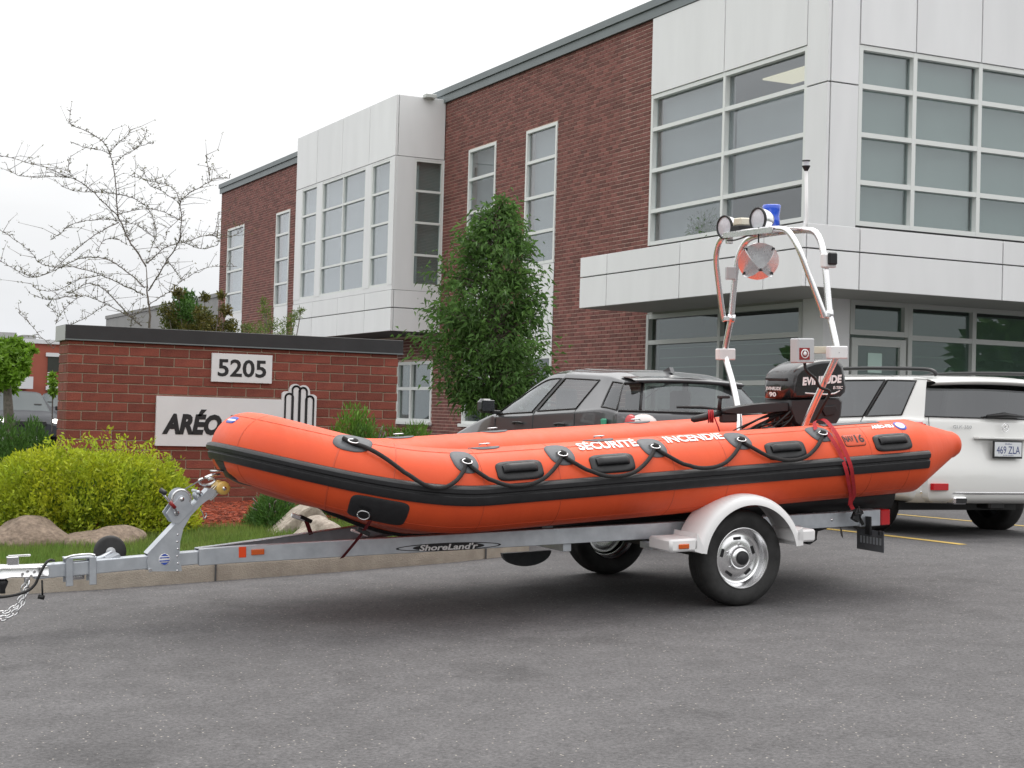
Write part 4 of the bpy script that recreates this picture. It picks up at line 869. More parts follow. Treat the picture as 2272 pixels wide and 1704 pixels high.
for k in range(16):
    a = Vector((random.uniform(.92, 1.08), random.uniform(-.16, .05), random.uniform(1.2, 1.3))); b = Vector((random.uniform(.55, .95), random.uniform(-.2, .1), random.uniform(1.08, 1.16))); c = (a+b)/2+Vector((random.uniform(-.06, .06), random.uniform(-.08, .02), random.uniform(-.04, .07)))
    m.tube([a.lerp(c, q).lerp(c.lerp(b, q), q) for q in np.linspace(0, 1, 9)], random.uniform(.004, .009), 6)
m.build('cable_bundle', MT['cable'], mo)
m = MB(); m.box((.60, -.24, 1.06), (.98, -.10, 1.14), bev=.02); m.box((.70, -.3, 1.08), (.78, -.22, 1.16), bev=.01); m.build('fuel_fittings', MT['motor_dark'], mo)
# ---------------------------------------------------------------- aluminium light arch
ar = tthing('light_arch', 'aluminium tube light arch with spotlights standing over the boat stern', 'light arch', (1.0, 0, 1.2))
def catmull(P, n=8):
    P = [np.array(p, float) for p in P]; out = []
    for i in range(len(P)-1):
        p0, p1, p2, p3 = P[max(i-1, 0)], P[i], P[i+1], P[min(i+2, len(P)-1)]
        for q in range(n):
            t = q/n; out.append(.5*((2*p1)+(-p0+p2)*t+(2*p0-5*p1+4*p2-p3)*t*t+(-p0+3*p1-3*p2+p3)*t**3))
    return out+[P[-1]]
A = [(.93, .40, 1.08), (.955, .44, 1.22), (.985, .56, 1.44), (1.005, .70, 1.66), (1.008, .71, 1.73), (1.008, .66, 1.88), (1.008, .625, 1.99), (1.010, .575, 2.30), (1.015, .53, 2.46), (1.025, .455, 2.555), (1.03, .36, 2.59), (1.03, .2, 2.60)]
hoop = catmull([(x, -y, z) for x, y, z in A]+[(1.03, 0, 2.603)]+[(x, y, z) for x, y, z in A[::-1]], 6)
m = MB(); m.tube(hoop, .024, 16); m.build('main_hoop', MT['alu'], ar)
B = [(.955, .640, 1.95), (.93, .632, 2.02), (.87, .59, 2.22), (.815, .545, 2.41), (.795, .50, 2.50), (.785, .44, 2.565), (.782, .36, 2.592), (.78, .2, 2.60)]
hoop2 = catmull([(x, -y, z) for x, y, z in B]+[(.78, 0, 2.602)]+[(x, y, z) for x, y, z in B[::-1]], 6)
m = MB(); m.tube(hoop2, .022, 16); m.build('front_hoop', MT['alu'], ar)
for sg_ in (-1, 1):
    m = MB(); m.tube([(1.008, sg_*.628, 1.945), (1.008, sg_*.618, 2.0)], .031, 16); m.box((.93, sg_*.61, 1.95), (1.02, sg_*.65, 1.985), bev=.006); m.build('clamp', MT['alu'], ar)
m = MB(); m.box((.74, -.30, 2.603), (1.07, .34, 2.612), bev=.003); m.box((.74, -.30, 2.570), (.75, .34, 2.603)); m.build('top_plate', MT['alu'], ar)
m = MB()
for y in (-.28, 0, .3): m = MB(); m.tube([(.78, y, 2.60), (1.03, y, 2.60)], .014, 10); m.build('cross_tube', MT['alu'], ar)
def spot(c, name='spotlight'):
    ax = Vector((-1, -.12, -.02)).normalized(); m = MB(); pr = [(0, -.105), (.03, -.104), (.055, -.092), (.072, -.06), (.082, -.02), (.085, .012)]
    m.lathe([(r, h) for r, h in pr], c, tuple(ax), 28); o = m.build(name, MT['chrome'], ar)
    m = MB(); m.lathe([(.085, .010), (.091, .012), (.091, .026), (.078, .028), (.078, .02)], c, tuple(ax), 28); m.build('bezel', MT['black_rubber'], o)
    m = MB(); m.lathe([(.0, .026), (.04, .024), (.079, .018)], c, tuple(ax), 28); m.build('lens', MT['lens_white'], o)
    m = MB(); m.box((c[0]-.0, c[1]-.02, c[2]-.125), (c[0]+.05, c[1]+.02, c[2]-.06), bev=.006); m.build('mount', MT['chrome'], o)
p1 = atl(1612, 504, .36); p2 = atl(1686, 487, -.02); spot(tuple(p1)); spot(tuple(p2))
pb_ = atl(1712, 481, .12); m = MB(); m.lathe([(.0, -.085), (.062, -.085), (.062, -.02), (.058, .0), (.066, .05), (.070, .082), (.064, .09), (0, .09)], tuple(pb_), 'z', 24); bo_ = m.build('beacon', MT['blue_lens'], ar)
m = MB(); m.lathe([(.0, -.125), (.068, -.125), (.068, -.086), (0, -.086)], tuple(pb_), 'z', 24); m.build('beacon_base', MT['black_metal'], bo_)
pd = atl(1651, 493, .22); m = MB(); m.box((pd[0]-.07, pd[1]-.05, pd[2]-.028), (pd[0]+.07, pd[1]+.05, pd[2]+.03), bev=.012); do_ = m.build('dome_lamp', MT['cream'], ar)
m = MB(); m.box((pd[0]-.085, pd[1]-.06, pd[2]-.075), (pd[0]+.085, pd[1]+.06, pd[2]-.029), bev=.008); m.build('dome_base', MT['black_metal'], do_)
# radar reflector: three crossed discs hung from the hoop
rc = Vector(atl(1683, 580, -.10)); RR = .150; n0 = Vector((-.42, -.80, -.50)).normalized(); e1_ = n0.cross(Vector((0, 0, 1))).normalized(); e2_ = n0.cross(e1_); Q = Matrix(((e1_+e2_).normalized(), (e1_-e2_).normalized(), n0)).transposed(); rf = None
for k, (a_, b_) in enumerate((((1, 0, 0), (0, 1, 0)), ((0, 1, 0), (0, 0, 1)), ((0, 0, 1), (1, 0, 0)))):
    va, vb = Q @ Vector(a_), Q @ Vector(b_); n = va.cross(vb); m = MB(); m.lathe([(0, -.0012), (RR, -.0012), (RR, .0012), (0, .0012)], tuple(rc), tuple(n), 40, smooth=False)
    m.build('reflector_disc', MT['alu'], ar)
m = MB()
for d in ((1, 0, 0), (0, 1, 0), (0, 0, 1), (-1, 0, 0), (0, -1, 0)): c = rc+(Q @ Vector(d))*RR*.94; m = MB(); m.box(c-Vector((.010, .010, .010)), c+Vector((.010, .010, .010))); m.build('reflector_clip', MT['black_metal'], ar)
m = MB(); m.tube([rc+Vector((0, 0, RR-.02)), rc+Vector((0, 0, RR+.10))], .006, 6); m.build('reflector_hanger', MT['black_metal'], ar)
# stern light mast
mb_ = atl(1783, 500, -.28); m = MB(); m.tube([(mb_[0], mb_[1], 2.60), (mb_[0]+.02, mb_[1], 2.65), (mb_[0]+.028, mb_[1], 2.70), (mb_[0]+.022, mb_[1], 3.03)], .012, 12); m.build('mast', MT['white_plastic'], ar)
m = MB(); c = (mb_[0]+.022, mb_[1], 3.03); m.lathe([(.012, 0), (.028, .03), (.03, .034), (.03, .04), (0, .04)], c, 'z', 16); m.lathe([(.03, .072), (.03, .08), (0, .082)], c, 'z', 16); ml = m.build('mast_lamp', MT['black_metal'], ar)
m = MB(); m.lathe([(.022, .041), (.022, .071)], c, 'z', 16); m.build('mast_lens', MT['lens_white'], ml)
# side light, brackets, switch box
pn = np.array([1.015, -.60, 2.36]); m = MB(); m.box((pn[0]-.055, pn[1]-.03, pn[2]-.055), (pn[0]+.06, pn[1]+.03, pn[2]+.045), bev=.012); nl = m.build('side_light', MT['white_plastic'], ar)
m = MB(); m.box((pn[0]-.028, pn[1]-.052, pn[2]-.035), (pn[0]+.05, pn[1]-.02, pn[2]+.052), bev=.012); m.build('side_lens', MT['black_metal'], nl)
pn = atl(1623, 606, .55); m = MB(); m.box((pn[0]-.05, pn[1]-.02, pn[2]-.05), (pn[0]+.03, pn[1]+.02, pn[2]+.05), bev=.008); m.build('side_light', MT['grey_plastic'], ar)
for sg_, zz_ in ((1, 1.69), (-1, 1.70)):
    m = MB(); m.box((.93, sg_*.71-.03, zz_-.045), (1.09, sg_*.71+.03, zz_+.045), bev=.01); m.build('hinge_clamp', MT['white_plastic'], ar)
bc = atl(1780, 778, -.62); m = MB(); m.box((bc[0]-.075, bc[1]-.05, bc[2]-.088), (bc[0]+.075, bc[1]+.05, bc[2]+.088), bev=.012); sb = m.build('switch_box', MT['grey_plastic'], ar)
fx, fz = bc[0]-.018, bc[2]-.022; m = MB(); m.box((fx-.045, bc[1]-.054, fz-.042), (fx+.045, bc[1]-.05, fz+.042), bev=.002); m.build('switch_label', MT['red_label'], sb)
m = MB(); m.lathe([(.026, 0), (.033, 0), (.033, .004), (.026, .004)], (fx, bc[1]-.0545, fz), (0, -1, 0), 24); m.box((fx-.004, bc[1]-.059, fz-.004), (fx+.004, bc[1]-.0545, fz+.03)); m.lathe([(0, .006), (.014, .006), (.014, 0)], (fx, bc[1]-.0545, fz), (0, -1, 0), 16); m.build('switch_dial', MT['white_print'], sb)
m = MB(); m.box((bc[0]+.07, bc[1]-.02, bc[2]-.02), (1.01, bc[1]+.02, bc[2]+.03), bev=.004); m.build('box_arm', MT['cream'], sb)
m = MB(); m.tube(catmull([(bc[0]+.02, bc[1], bc[2]-.085), (bc[0]+.03, bc[1]-.01, bc[2]-.14), (bc[0]+.10, bc[1]-.02, bc[2]-.20), (bc[0]+.14, -.64, bc[2]-.26), (1.0, -.64, 1.42), (.985, -.60, 1.34), (.97, -.50, 1.2)], 6), .011, 8); m.build('cable', MT['cable'], ar)
m = MB(); m.tube(catmull([(p1[0]+.03, p1[1], p1[2]-.1), (.74, .28, 2.55), (.73, .15, 2.545), (.76, .02, 2.57), (p2[0], p2[1], p2[2]-.1)], 6), .006, 6); m.build('cable', MT['cable'], ar)
# ================================================================ boat trailer
tr = tthing('boat_trailer', 'galvanised steel single axle boat trailer with white fenders under the orange boat', 'trailer', (0, 0, 0))
def rail_path(sg): return [(-3.42, sg*.055, .415), (-3.20, sg*.10, .425), (-1.25, sg*.72, .505), (-.5, sg*.735, .508), (1.36, sg*.735, .515)]
def channel(path, h, w, sg, t=.006, close=False):
    """C channel: web on the outside"""
    rws = []
    for i, p in enumerate(path):
        p = Vector(p); a = Vector(path[max(i-1, 0)]); b = Vector(path[min(i+1, len(path)-1)]); d = (b-a).normalized(); n = Vector((-d.y, d.x, 0)).normalized()*(-sg if True else sg)
        o = n if n.y*sg > 0 else -n          # outward
        pr = [(w, h/2), (0, h/2), (0, -h/2), (w, -h/2), (w, -h/2+t), (t, -h/2+t), (t, h/2-t), (w, h/2-t)]
        rws.append([p-o*q+Vector((0, 0, v)) for q, v in pr])
    m = MB(); m.grid(rws, closeu=True, smooth=False); n = 8; m.f += [list(range(n)), list(range(len(m.v)-n, len(m.v)))]; m.m += [0, 0]; m.sm += [False, False]; return m
for sg_ in (-1, 1): rl = channel(rail_path(sg_), .105, .055, sg_).build('rail', MT['galv'], tr, bevel=.003, seg=1); RAILN = rl if sg_ == -1 else RAILN
tg = MB(); a, b = np.array([-4.42, 0, .378]), np.array([-3.18, 0, .42]); 
rws = [[(p[0], y, p[2]+z) for y, z in ((-.04, -.042), (.04, -.042), (.04, .042), (-.04, .042))] for p in (a, b)]
tg.grid(rws, closeu=True, smooth=False); tg.f += [[0, 1, 2, 3], [7, 6, 5, 4]]; tg.m += [0, 0]; tg.sm += [False, False]; TG = tg.build('tongue', MT['galv'], tr, bevel=.006)
m = MB()
for x, z in ((-1.15, .43), (.62, .43), (1.33, .50)): m = MB(); m.box((x-.03, -.70, z-.03), (x+.03, .70, z+.03)); m.build('cross_member', MT['galv'], tr, bevel=.004)
m = MB(); m.box((-.035, -.82, .285), (.035, .82, .355)); m.build('axle', MT['black_metal'], tr, bevel=.006)
for sg_ in (-1, 1):
    m = MB()
    for k in range(3): m.grid([[(x, sg_*.60+q, .375+.018*k+.06*((x+.02)/.5)**2) for q in (-.028, .028)] for x in np.linspace(-.42+.08*k, .40-.08*k, 12)])
    m.box((-.46, sg_*.60-.03, .44), (-.40, sg_*.60+.03, .49)); m.box((.37, sg_*.60-.03, .44), (.44, sg_*.60+.03, .49)); m.build('leaf_spring', MT['black_metal'], tr)
    m = MB(); m.box((-1.75, sg_*.42-.045, .555), (1.28, sg_*.42+.045, .59), bev=.01); bk = m.build('bunk', MT['carpet'], tr)
    for x in (-1.15, .62, 1.2):
        m = MB(); m.box((x-.03, sg_*.42-.02, .43), (x+.03, sg_*.42+.02, .556)); m.build('bunk_bracket', MT['galv'], bk)
# wheels
def wheel(sg, cx=.03, cz=.322):
    cy = sg*.885; R = .322; hw = .095; ax = (0, sg, 0)
    m = MB(); pr = [(.205, -.09), (.225, -.102), (.27, -.108), (.305, -.098), (.318, -.078), (R, -.05), (R, .05), (.318, .078), (.305, .098), (.27, .108), (.225, .102), (.203, .09)]
    m.lathe(pr, (cx, cy, cz), ax, 56); 
    w = m.build('wheel', MT['tyre'], tr)
    m = MB()
    for k in range(-2, 3): m.lathe([(R+.0015, k*.022-.003), (R+.004, k*.022-.002), (R+.004, k*.022+.002), (R+.0015, k*.022+.003)], (cx, cy, cz), ax, 56)
    m.build('tread', MT['tyre'], w)
    m = MB(); pr = [(.199, .096), (.206, .098), (.205, .088), (.196, .080), (.190, .060), (.182, .050), (.178, .034), (.168, .026), (.150, .026), (.135, .032), (.112, .037), (.094, .038), (.082, .038), (.074, .040), (.070, .05), (0, .05)]
    m.lathe(pr, (cx, cy, cz), ax, 64); m.lathe([(.2, -.09), (.19, .0), (.176, .0)], (cx, cy, cz), ax, 40); rim = m.build('rim', MT['chrome'], w)
    m = MB()
    for k in range(5):
        a = 2*pi*k/5+.35; e1, e2 = Vector((cos(a), 0, sin(a))), Vector((-sin(a), 0, cos(a))); c = Vector((cx, cy+sg*.0385, cz))+e1*.128
        m.box((-.028, -.004, -.010), (.028, .003, .010), bev=.004); 
        n = 32; vs = m.v[-n:]; m.v[-n:] = [tuple(c+e2*v[0]+e1*v[2]+Vector((0, sg*v[1], 0))) for v in vs]
    m.build('rim_slot', MT['black_metal'], rim)
    m = MB(); m.lathe([(.072, .045), (.078, .05), (.076, .068), (.066, .082), (.05, .088), (.046, .088)], (cx, cy, cz), ax, 40); m.build('hub_cap', MT['chrome'], rim)
    m = MB(); m.lathe([(.047, .085), (.047, .098), (.040, .104), (0, .105)], (cx, cy, cz), ax, 28); m.build('bearing_cap', MT['black_rubber'], rim)
    m = MB()
    for k in range(5):
        a = 2*pi*k/5+.2; m.lathe([(.0, .048), (.009, .048), (.009, .034)], (cx+.09*cos(a), cy, cz+.09*sin(a)), ax, 6, smooth=False)
        m.build('wheel_nut', MT['steel'], rim); m = MB()
wheel(-1); wheel(1)
# fenders
def fender(sg):
    C = (.03, .325); cs = [(-.80, .405), (-.815, .425), (-.90, .43), (-1.00, .43), (-1.045, .426), (-1.075, .414), (-1.092, .395), (-1.096, .362), (-1.090, .362), (-1.085, .392), (-1.07, .407), (-1.0, .422), (-.82, .418)]
    rws = []
    for a in np.linspace(radians(171), radians(11), 44): rws.append([(C[0]+r*cos(a), -sg*y, C[1]+r*sin(a)) for y, r in cs])
    m = MB(); m.grid(rws)
    y0, y1 = sg*.81, sg*1.094
    m.box((-.605, min(y0, y1), .405), (-.385, max(y0, y1), .488), bev=.018); m.box((.375, min(y0, y1), .420), (.55, max(y0, y1), .502), bev=.018)
    m.prism([(-.42, .405), (-.36, .385), (-.352, .43), (-.40, .52)], lambda p, q, t: (p, t, q), y0, y1); m.prism([(.40, .42), (.405, .395), (.44, .40), (.44, .52), (.40, .50)], lambda p, q, t: (p, t, q), y0, y1)
    f = m.build('fender', MT['white_plastic'], tr, autos=38)
    m = MB(); m.box((-.545, sg*1.092, .425), (-.465, sg*1.105, .457), bev=.006); m.build('marker_light', MT['amber_lens'], f)
    m = MB(); m.box((-.60, sg*.70, .40), (-.55, sg*.84, .44)); m.box((.56, sg*.70, .40), (.60, sg*.9, .50)); m.build('fender_bracket', MT['galv'], f)
fender(-1); fender(1)
m = MB(); m.tube([(-.72, .60, .45), (-.74, .64, .36), (-.66, .70, .34), (-.60, .78, .34)], .009, 8); m.box((-.66, .76, .27), (-.56, .80, .42)); m.build('fender_step', MT['galv'], tr)
hd = atl(1167, 1224, .62); m = MB(); m.prism([(hd[0]+.20*cos(a), hd[2]+.105*sin(a)) for a in np.linspace(pi, 2*pi, 19)], lambda p, q, t: (p, t, q), .60, .64); m.build('splash_plate', MT['grey_rubber'], tr)
w0, w1 = atl(1122, 1188, -.42), atl(1217, 1184, -.42); m = MB(); m.box((w0[0], -.40, w0[2]-.03), (w1[0], -.34, w0[2]+.014), bev=.004); m.build('bunk_board', MT['wood'], tr)
# rear: tail lamps, plate
for sg_ in (-1, 1):
    m = MB(); m.box((1.19, sg_*.62, .455), (1.372, sg_*.748, .572), bev=.006); tb = m.build('lamp_bracket', MT['galv'], tr)
    m = MB(); m.box((1.374, sg_*.65, .458), (1.458, sg_*.752, .570), bev=.008); m.build('tail_lamp', MT['red_lens'], tb)
m = MB(); m.box((1.252, -.93, .285), (1.256, -.63, .435)); pl = m.build('licence_plate', MT['grey_rubber'], tr, label='dark back of the licence plate below the tail lamp')
m = MB(); m.box((1.235, -.80, .40), (1.252, -.74, .53), bev=.004); m.box((1.225, -.92, .41), (1.251, -.90, .44)); m.build('plate_bracket', MT['black_metal'], pl)
m = MB()
for j in range(7): m.box((1.250, -.905+j*.036, .335), (1.2515, -.885+j*.036, .385))
m.build('embossing', MT['galv'], pl)
m = MB(); m.box((.62, -.66, .36), (.70, -.60, .44), bev=.01); m.prism([(.74, .42), (.92, .44), (.92, .36), (.86, .33)], lambda p, q, t: (p, t, q), -.60, -.52); m.tube([(.70, -.62, .40), (1.0, -.6, .455)], .02, 8); m.build('spring_hanger', MT['black_metal'], tr)
for x in (.60, .95): 
    m = MB(); m.lathe([(0, .006), (.008, .005), (.011, 0)], (x, -.735, .515), (0, -1, 0), 10); m.build('bolt', MT['steel'], tr)
# winch post
pf = [(-3.745, .405), (-3.735, .455), (-3.345, .845), (-3.30, .83), (-3.32, .80), (-3.40, .745), (-3.47, .675), (-3.515, .60), (-3.535, .52), (-3.54, .45), (-3.525, .335), (-3.735, .345)]
for sg_ in (-1, 1):
    m = MB(); m.prism(pf, lambda p, q, t: (p, t, q), sg_*.042, sg_*.048); WP = m.build('winch_post', MT['galv'], tr); WPN = WP if sg_ == -1 else WPN
m = MB(); dd_ = Vector((.39, 0, .39)).normalized(); m.box((0, -.05, -.004), (.55, .05, .004)); vs = m.v; m.v = [tuple(Vector((-3.74, 0, .452))+dd_*v[0]+Vector((0, v[1], 0))+Vector((-.7, 0, .7))*v[2]) for v in vs]; m.build('post_flange', MT['galv'], WPN)
m = MB(); m.lathe([(0, .002), (.036, .002), (.036, 0)], (-3.635, -.048, .415), (0, -1, 0), 28); stk_ = m.build('round_sticker', MT['white_print'], WPN, label='round white sticker with blue bands')
m = MB()
for z0, z1 in ((.021, .034), (.007, .014), (-.012, -.005), (-.034, -.02)):
    w0 = sqrt(.034**2-min(abs(z0), abs(z1))**2)*.95; w1 = sqrt(max(0, .0345**2-max(abs(z0), abs(z1))**2))*.95; a_, b_ = (w0, w1) if abs(z0) < abs(z1) else (w1, w0)
    m.add([(-3.635-a_, -.0515, .415+z0), (-3.635+a_, -.0515, .415+z0), (-3.635+b_, -.0515, .415+z1), (-3.635-b_, -.0515, .415+z1)], [(0, 1, 2, 3)], 0, False)
m.build('sticker_bands', MT['blue_print'], stk_)
m = MB()
for i in range(6): m.lathe([(0, .004), (.006, .003), (.007, 0)], (-3.545+.004*(i % 2)-.01, -.048, .34+.045*i), (0, -1, 0), 8)
m.lathe([(0, .012), (.012, .012), (.014, 0)], (-3.725, -.048, .352), (0, -1, 0), 6, smooth=False); m.build('post_bolts', MT['steel'], WPN)
# winch
wc = Vector((-3.525, 0, .785)); m = MB()
m.lathe([(0, -.042), (.058, -.042), (.066, -.040), (.066, -.034), (.03, -.032), (.03, .032), (.066, .034), (.066, .042), (0, .042)], tuple(wc), (0, -1, 0), 32); WN = m.build('winch', MT['galv'], tr, autos=30)
m = MB(); m.prism([(-3.625, .700), (-3.60, .735), (-3.545, .80), (-3.525, .81), (-3.505, .80), (-3.45, .735), (-3.455, .715), (-3.545, .628), (-3.585, .64)], lambda p, q, t: (p, t, q), -.052, -.045); m.build('winch_side', MT['galv'], WN, bevel=.003)
m = MB(); m.prism([(-3.625, .700), (-3.60, .735), (-3.545, .80), (-3.525, .81), (-3.505, .80), (-3.45, .735), (-3.455, .715), (-3.545, .628), (-3.585, .64)], lambda p, q, t: (p, t, q), .045, .052); m.build('winch_side', MT['galv'], WN, bevel=.003); m = MB(); m.lathe([(0, .004), (.014, .004), (.014, 0)], (wc.x, -.052, wc.z), (0, -1, 0), 16); m.lathe([(.050, -.0095), (.056, -.0095), (.064, -.0095), (.064, -.013)], (wc.x, -.052, wc.z), (0, -1, 0), 32); m.build('winch_axle', MT['steel'], WN); m = MB(); m.lathe([(0, .02), (.015, .02), (.016, 0)], (-3.56, -.052, .70), (0, -1, 0), 12); m.build('crank_hub', MT['steel'], WN)
m = MB(); m.tube([(-3.56, -.075, .70), (-3.585, -.08, .745), (-3.63, -.085, .80), (-3.665, -.085, .845)], .0085, 8); m.build('winch_handle', MT['steel'], WN)
m = MB(); m.tube([(-3.575, -.08, .735), (-3.61, -.084, .775)], .0115, 10); m.build('handle_sleeve', MT['red_label'], WN)
m = MB(); m.tube([(-3.672, -.10, .852), (-3.672, -.10, .853), (-3.650, -.12, .835), (-3.640, -.125, .83)], [.01, .016, .016, .012], 12); m.build('handle_knob', MT['black_rubber'], WN)
m = MB(); m.grid([[(x, y, .805+(x+3.50)*.52+.035) for y in (-.022, .022)] for x in np.linspace(-3.50, -3.37, 8)]); m.build('winch_strap', MT['cable'], WN)
m = MB(); m.tube(catmull([(-3.375, 0, .905), (-3.40, 0, .895), (-3.385, 0, .87), (-3.34, 0, .865), (-3.30, 0, .885), (-3.31, 0, .905), (-3.345, 0, .90)], 5), .009, 8); m.tube(catmull([(-3.36, -.015, .91), (-3.32, -.02, .925), (-3.27, 0, .93), (-3.32, .02, .925), (-3.36, .015, .91)], 5), .007, 8); m.build('winch_hook', MT['steel'], WN)
m = MB(); m.lathe([(0, -.075), (.012, -.075), (.012, .075), (0, .075)], (-3.42, 0, .825), (0, -1, 0), 12); m.lathe([(.012, -.03), (.03, -.028), (.03, .028), (.012, .03)], (-3.41, 0, .80), (0, -1, 0), 16); m.build('strap_roller', MT['galv'], WN)
# bow roller
rc_ = (-3.262, 0, .845); m = MB(); m.lathe([(0, -.078), (.034, -.078), (.042, -.07), (.043, -.05), (.038, -.036), (.030, -.015), (.028, 0), (.030, .015), (.038, .036), (.043, .05), (.042, .07), (.034, .078), (0, .078)], rc_, (0, -1, 0), 32); RL = m.build('bow_roller', MT['yellow_roller'], tr)
m = MB(); m.lathe([(0, .088), (.012, .088), (.013, .078)], rc_, (0, -1, 0), 14); m.tube([(-3.262, -.086, .845), (-3.262, .086, .845)], .007, 8); m.box((-3.36, -.03, .79), (-3.27, -.02, .835), rot=Matrix.Rotation(-.75, 3, 'Y')); m.box((-3.36, .02, .79), (-3.27, .03, .835), rot=Matrix.Rotation(-.75, 3, 'Y')); m.build('roller_bracket', MT['steel'], RL)
m = MB(); m.tube(catmull([(-3.40, -.02, .715), (-3.385, -.02, .69), (-3.375, -.02, .655), (-3.36, -.02, .675), (-3.365, -.02, .69)], 5), .004, 6); m.build('safety_hook', MT['steel'], RL)
# coupler, jack clamp, jack wheel, cable, chain
rws = []
for x, w, zt, zb in ((-4.70, .02, .40, .36), (-4.66, .045, .425, .352), (-4.60, .05, .432, .350), (-4.55, .044, .428, .356), (-4.48, .043, .425, .352), (-4.34, .043, .424, .350), (-4.335, .041, .42, .36)):
    rws.append([(x, -w, zb), (x, -w*1.1, zb+.006), (x, -w, zb+.012), (x, -w, zt-.014), (x, -w*.6, zt), (x, w*.6, zt), (x, w, zt-.014), (x, w, zb)])
m = MB(); m.grid(rws); CP = m.build('coupler', MT['alu'], tr, autos=40)
m = MB(); m.box((-4.575, -.022, .425), (-4.505, .022, .478), bev=.006); m.box((-4.565, -.014, .476), (-4.435, .014, .486), bev=.003); m.build('coupler_latch', MT['steel'], CP)
m = MB(); m.tube([(-4.60, 0, .35), (-4.60, 0, .33), (-4.60, 0, .31), (-4.60, 0, .285), (-4.60, 0, .26)], [.02, .036, .03, .018, .018], 14); m.build('ball_socket', MT['black_rubber'], CP)
m = MB()
for i, (x, z) in enumerate(((-4.49, .375), (-4.46, .39), (-4.42, .385), (-4.44, .36))): m.lathe([(0, .008), (.009, .008), (.01, 0)], (x, -.044, z), (0, -1, 0), 6, smooth=False)
m.build('coupler_bolt', MT['steel'], CP)
m = MB()
for x in (-4.215, -4.075): m.box((x-.022, -.056, .285), (x+.022, -.045, .455), bev=.004); m.box((x-.02, .045, .30), (x+.02, .056, .455))
m.box((-4.24, -.05, .446), (-4.05, .05, .456), bev=.003); JB = m.build('jack_clamp', MT['galv'], tr)
m = MB(); m.tube(catmull([(-4.245, -.05, .452), (-4.20, -.052, .468), (-4.10, -.05, .472), (-4.06, -.05, .462)], 5), .007, 8); m.tube([(-4.18, .05, .33), (-4.11, .05, .33)], .022, 12); m.build('jack_pin', MT['steel'], JB)
m = MB(); jc = (-3.925, .17, .455); m.lathe([(.03, -.028), (.085, -.030), (.098, -.022), (.102, 0), (.098, .022), (.085, .03), (.03, .028)], jc, (0, -1, 0), 32); JW = m.build('jack_wheel', MT['tyre'], tr)
m = MB(); m.lathe([(0, .03), (.03, .032), (.032, .02)], jc, (0, -1, 0), 20); m.build('jack_hub', MT['grey_plastic'], JW)
m = MB(); m.tube([(-3.925, .12, .455), (-3.99, .11, .425), (-4.11, .07, .40)], .018, 10); m.box((-3.975, -.02, .43), (-3.90, .14, .447), rot=Matrix.Rotation(-.35, 3, 'Y')); m.build('jack_arm', MT['galv'], JW)
m = MB(); m.tube(catmull([(-4.30, -.02, .44), (-4.335, -.06, .45), (-4.365, -.075, .425), (-4.40, -.08, .36), (-4.425, -.08, .31), (-4.47, -.08, .275), (-4.55, -.08, .255), (-4.66, -.08, .25), (-4.80, -.06, .27)], 7), .0085, 8); m.build('wiring_cable', MT['cable'], tr)
m = MB(); m.tube([(-4.375, -.04, .33), (-4.375, -.05, .24)], .006, 8); m.tube([(-4.40, -.05, .235), (-4.365, -.05, .225)], .014, 10); m.build('plug', MT['cable'], tr)
def chain(pts, parent, r=.005, L_=.050):
    P = [np.array(p) for p in pts]; d = np.concatenate([[0], np.cumsum([np.linalg.norm(b-a) for a, b in zip(P[:-1], P[1:])])]); n = int(d[-1]/(L_*.72))
    for i in range(n):
        q = (i+.5)/n*d[-1]; c = Vector([np.interp(q, d, [p[k] for p in P]) for k in range(3)]); c2 = Vector([np.interp(min(q+.01, d[-1]), d, [p[k] for p in P]) for k in range(3)]); c0 = Vector([np.interp(max(q-.01, 0), d, [p[k] for p in P]) for k in range(3)])
        t = (c2-c0).normalized(); s_ = t.cross(Vector((0, 1, .3))).normalized(); s2 = t.cross(s_); w = s_ if i % 2 else s2
        m = MB(); m.tube([c+t*(cos(a)*L_*.5)+w*(sin(a)*L_*.32) for a in np.linspace(0, 2*pi, 13)], r, 6); m.build('chain_link', MT['steel'], parent)
CH_ = MB(); CH_.box((-4.475, -.012, .318), (-4.44, .012, .352), bev=.003); chp = CH_.build('safety_chain', MT['steel'], tr)
chain(catmull([(-4.455, -.05, .33), (-4.475, -.06, .26), (-4.50, -.07, .20), (-4.535, -.07, .155), (-4.59, -.07, .125), (-4.66, -.06, .12), (-4.8, -.05, .16)], 6), chp); chain(catmull([(-4.455, .04, .33), (-4.49, .03, .21), (-4.53, .02, .165), (-4.60, .0, .14), (-4.68, 0, .15), (-4.8, 0, .2)], 6), chp)
# markers and maker's decal on the near rail
def rp(px, py):           # point on the outer web of the near rail
    P = rail_path(-1)
    for (a, b) in zip(P[:-1], P[1:]):
        a, b = np.array(a), np.array(b); n = np.array([b[1]-a[1], -(b[0]-a[0]), 0]); n /= np.linalg.norm(n); nw = n[0]*_ex+n[1]*_ey; d = ray(px, py); t = ((tw(a)-CAM)@nw)/(d@nw); q = CAM+d*t-TO; q = np.array([q@_ex, q@_ey, q@_ez])
        if a[0]-.02 <= q[0] <= b[0]+.02: return q, n, (b-a)/np.linalg.norm(b-a)
def rail_box(px, py, w, h, d, mt, name):
    q, n, t = rp(px, py); n = n if n[1] < 0 else -n; m = MB(); z = np.array([0, 0, 1.]); vs = [q+t*a*w/2+z*b*h/2+n*c for a in (-1, 1) for b in (-1, 1) for c in (.0008, d)]
    m.add(vs, [(0, 1, 3, 2), (4, 6, 7, 5), (0, 4, 5, 1), (2, 3, 7, 6), (0, 2, 6, 4), (1, 5, 7, 3)], 0, False); return m.build(name, mt, RAILN, bevel=min(.004, d*.4))
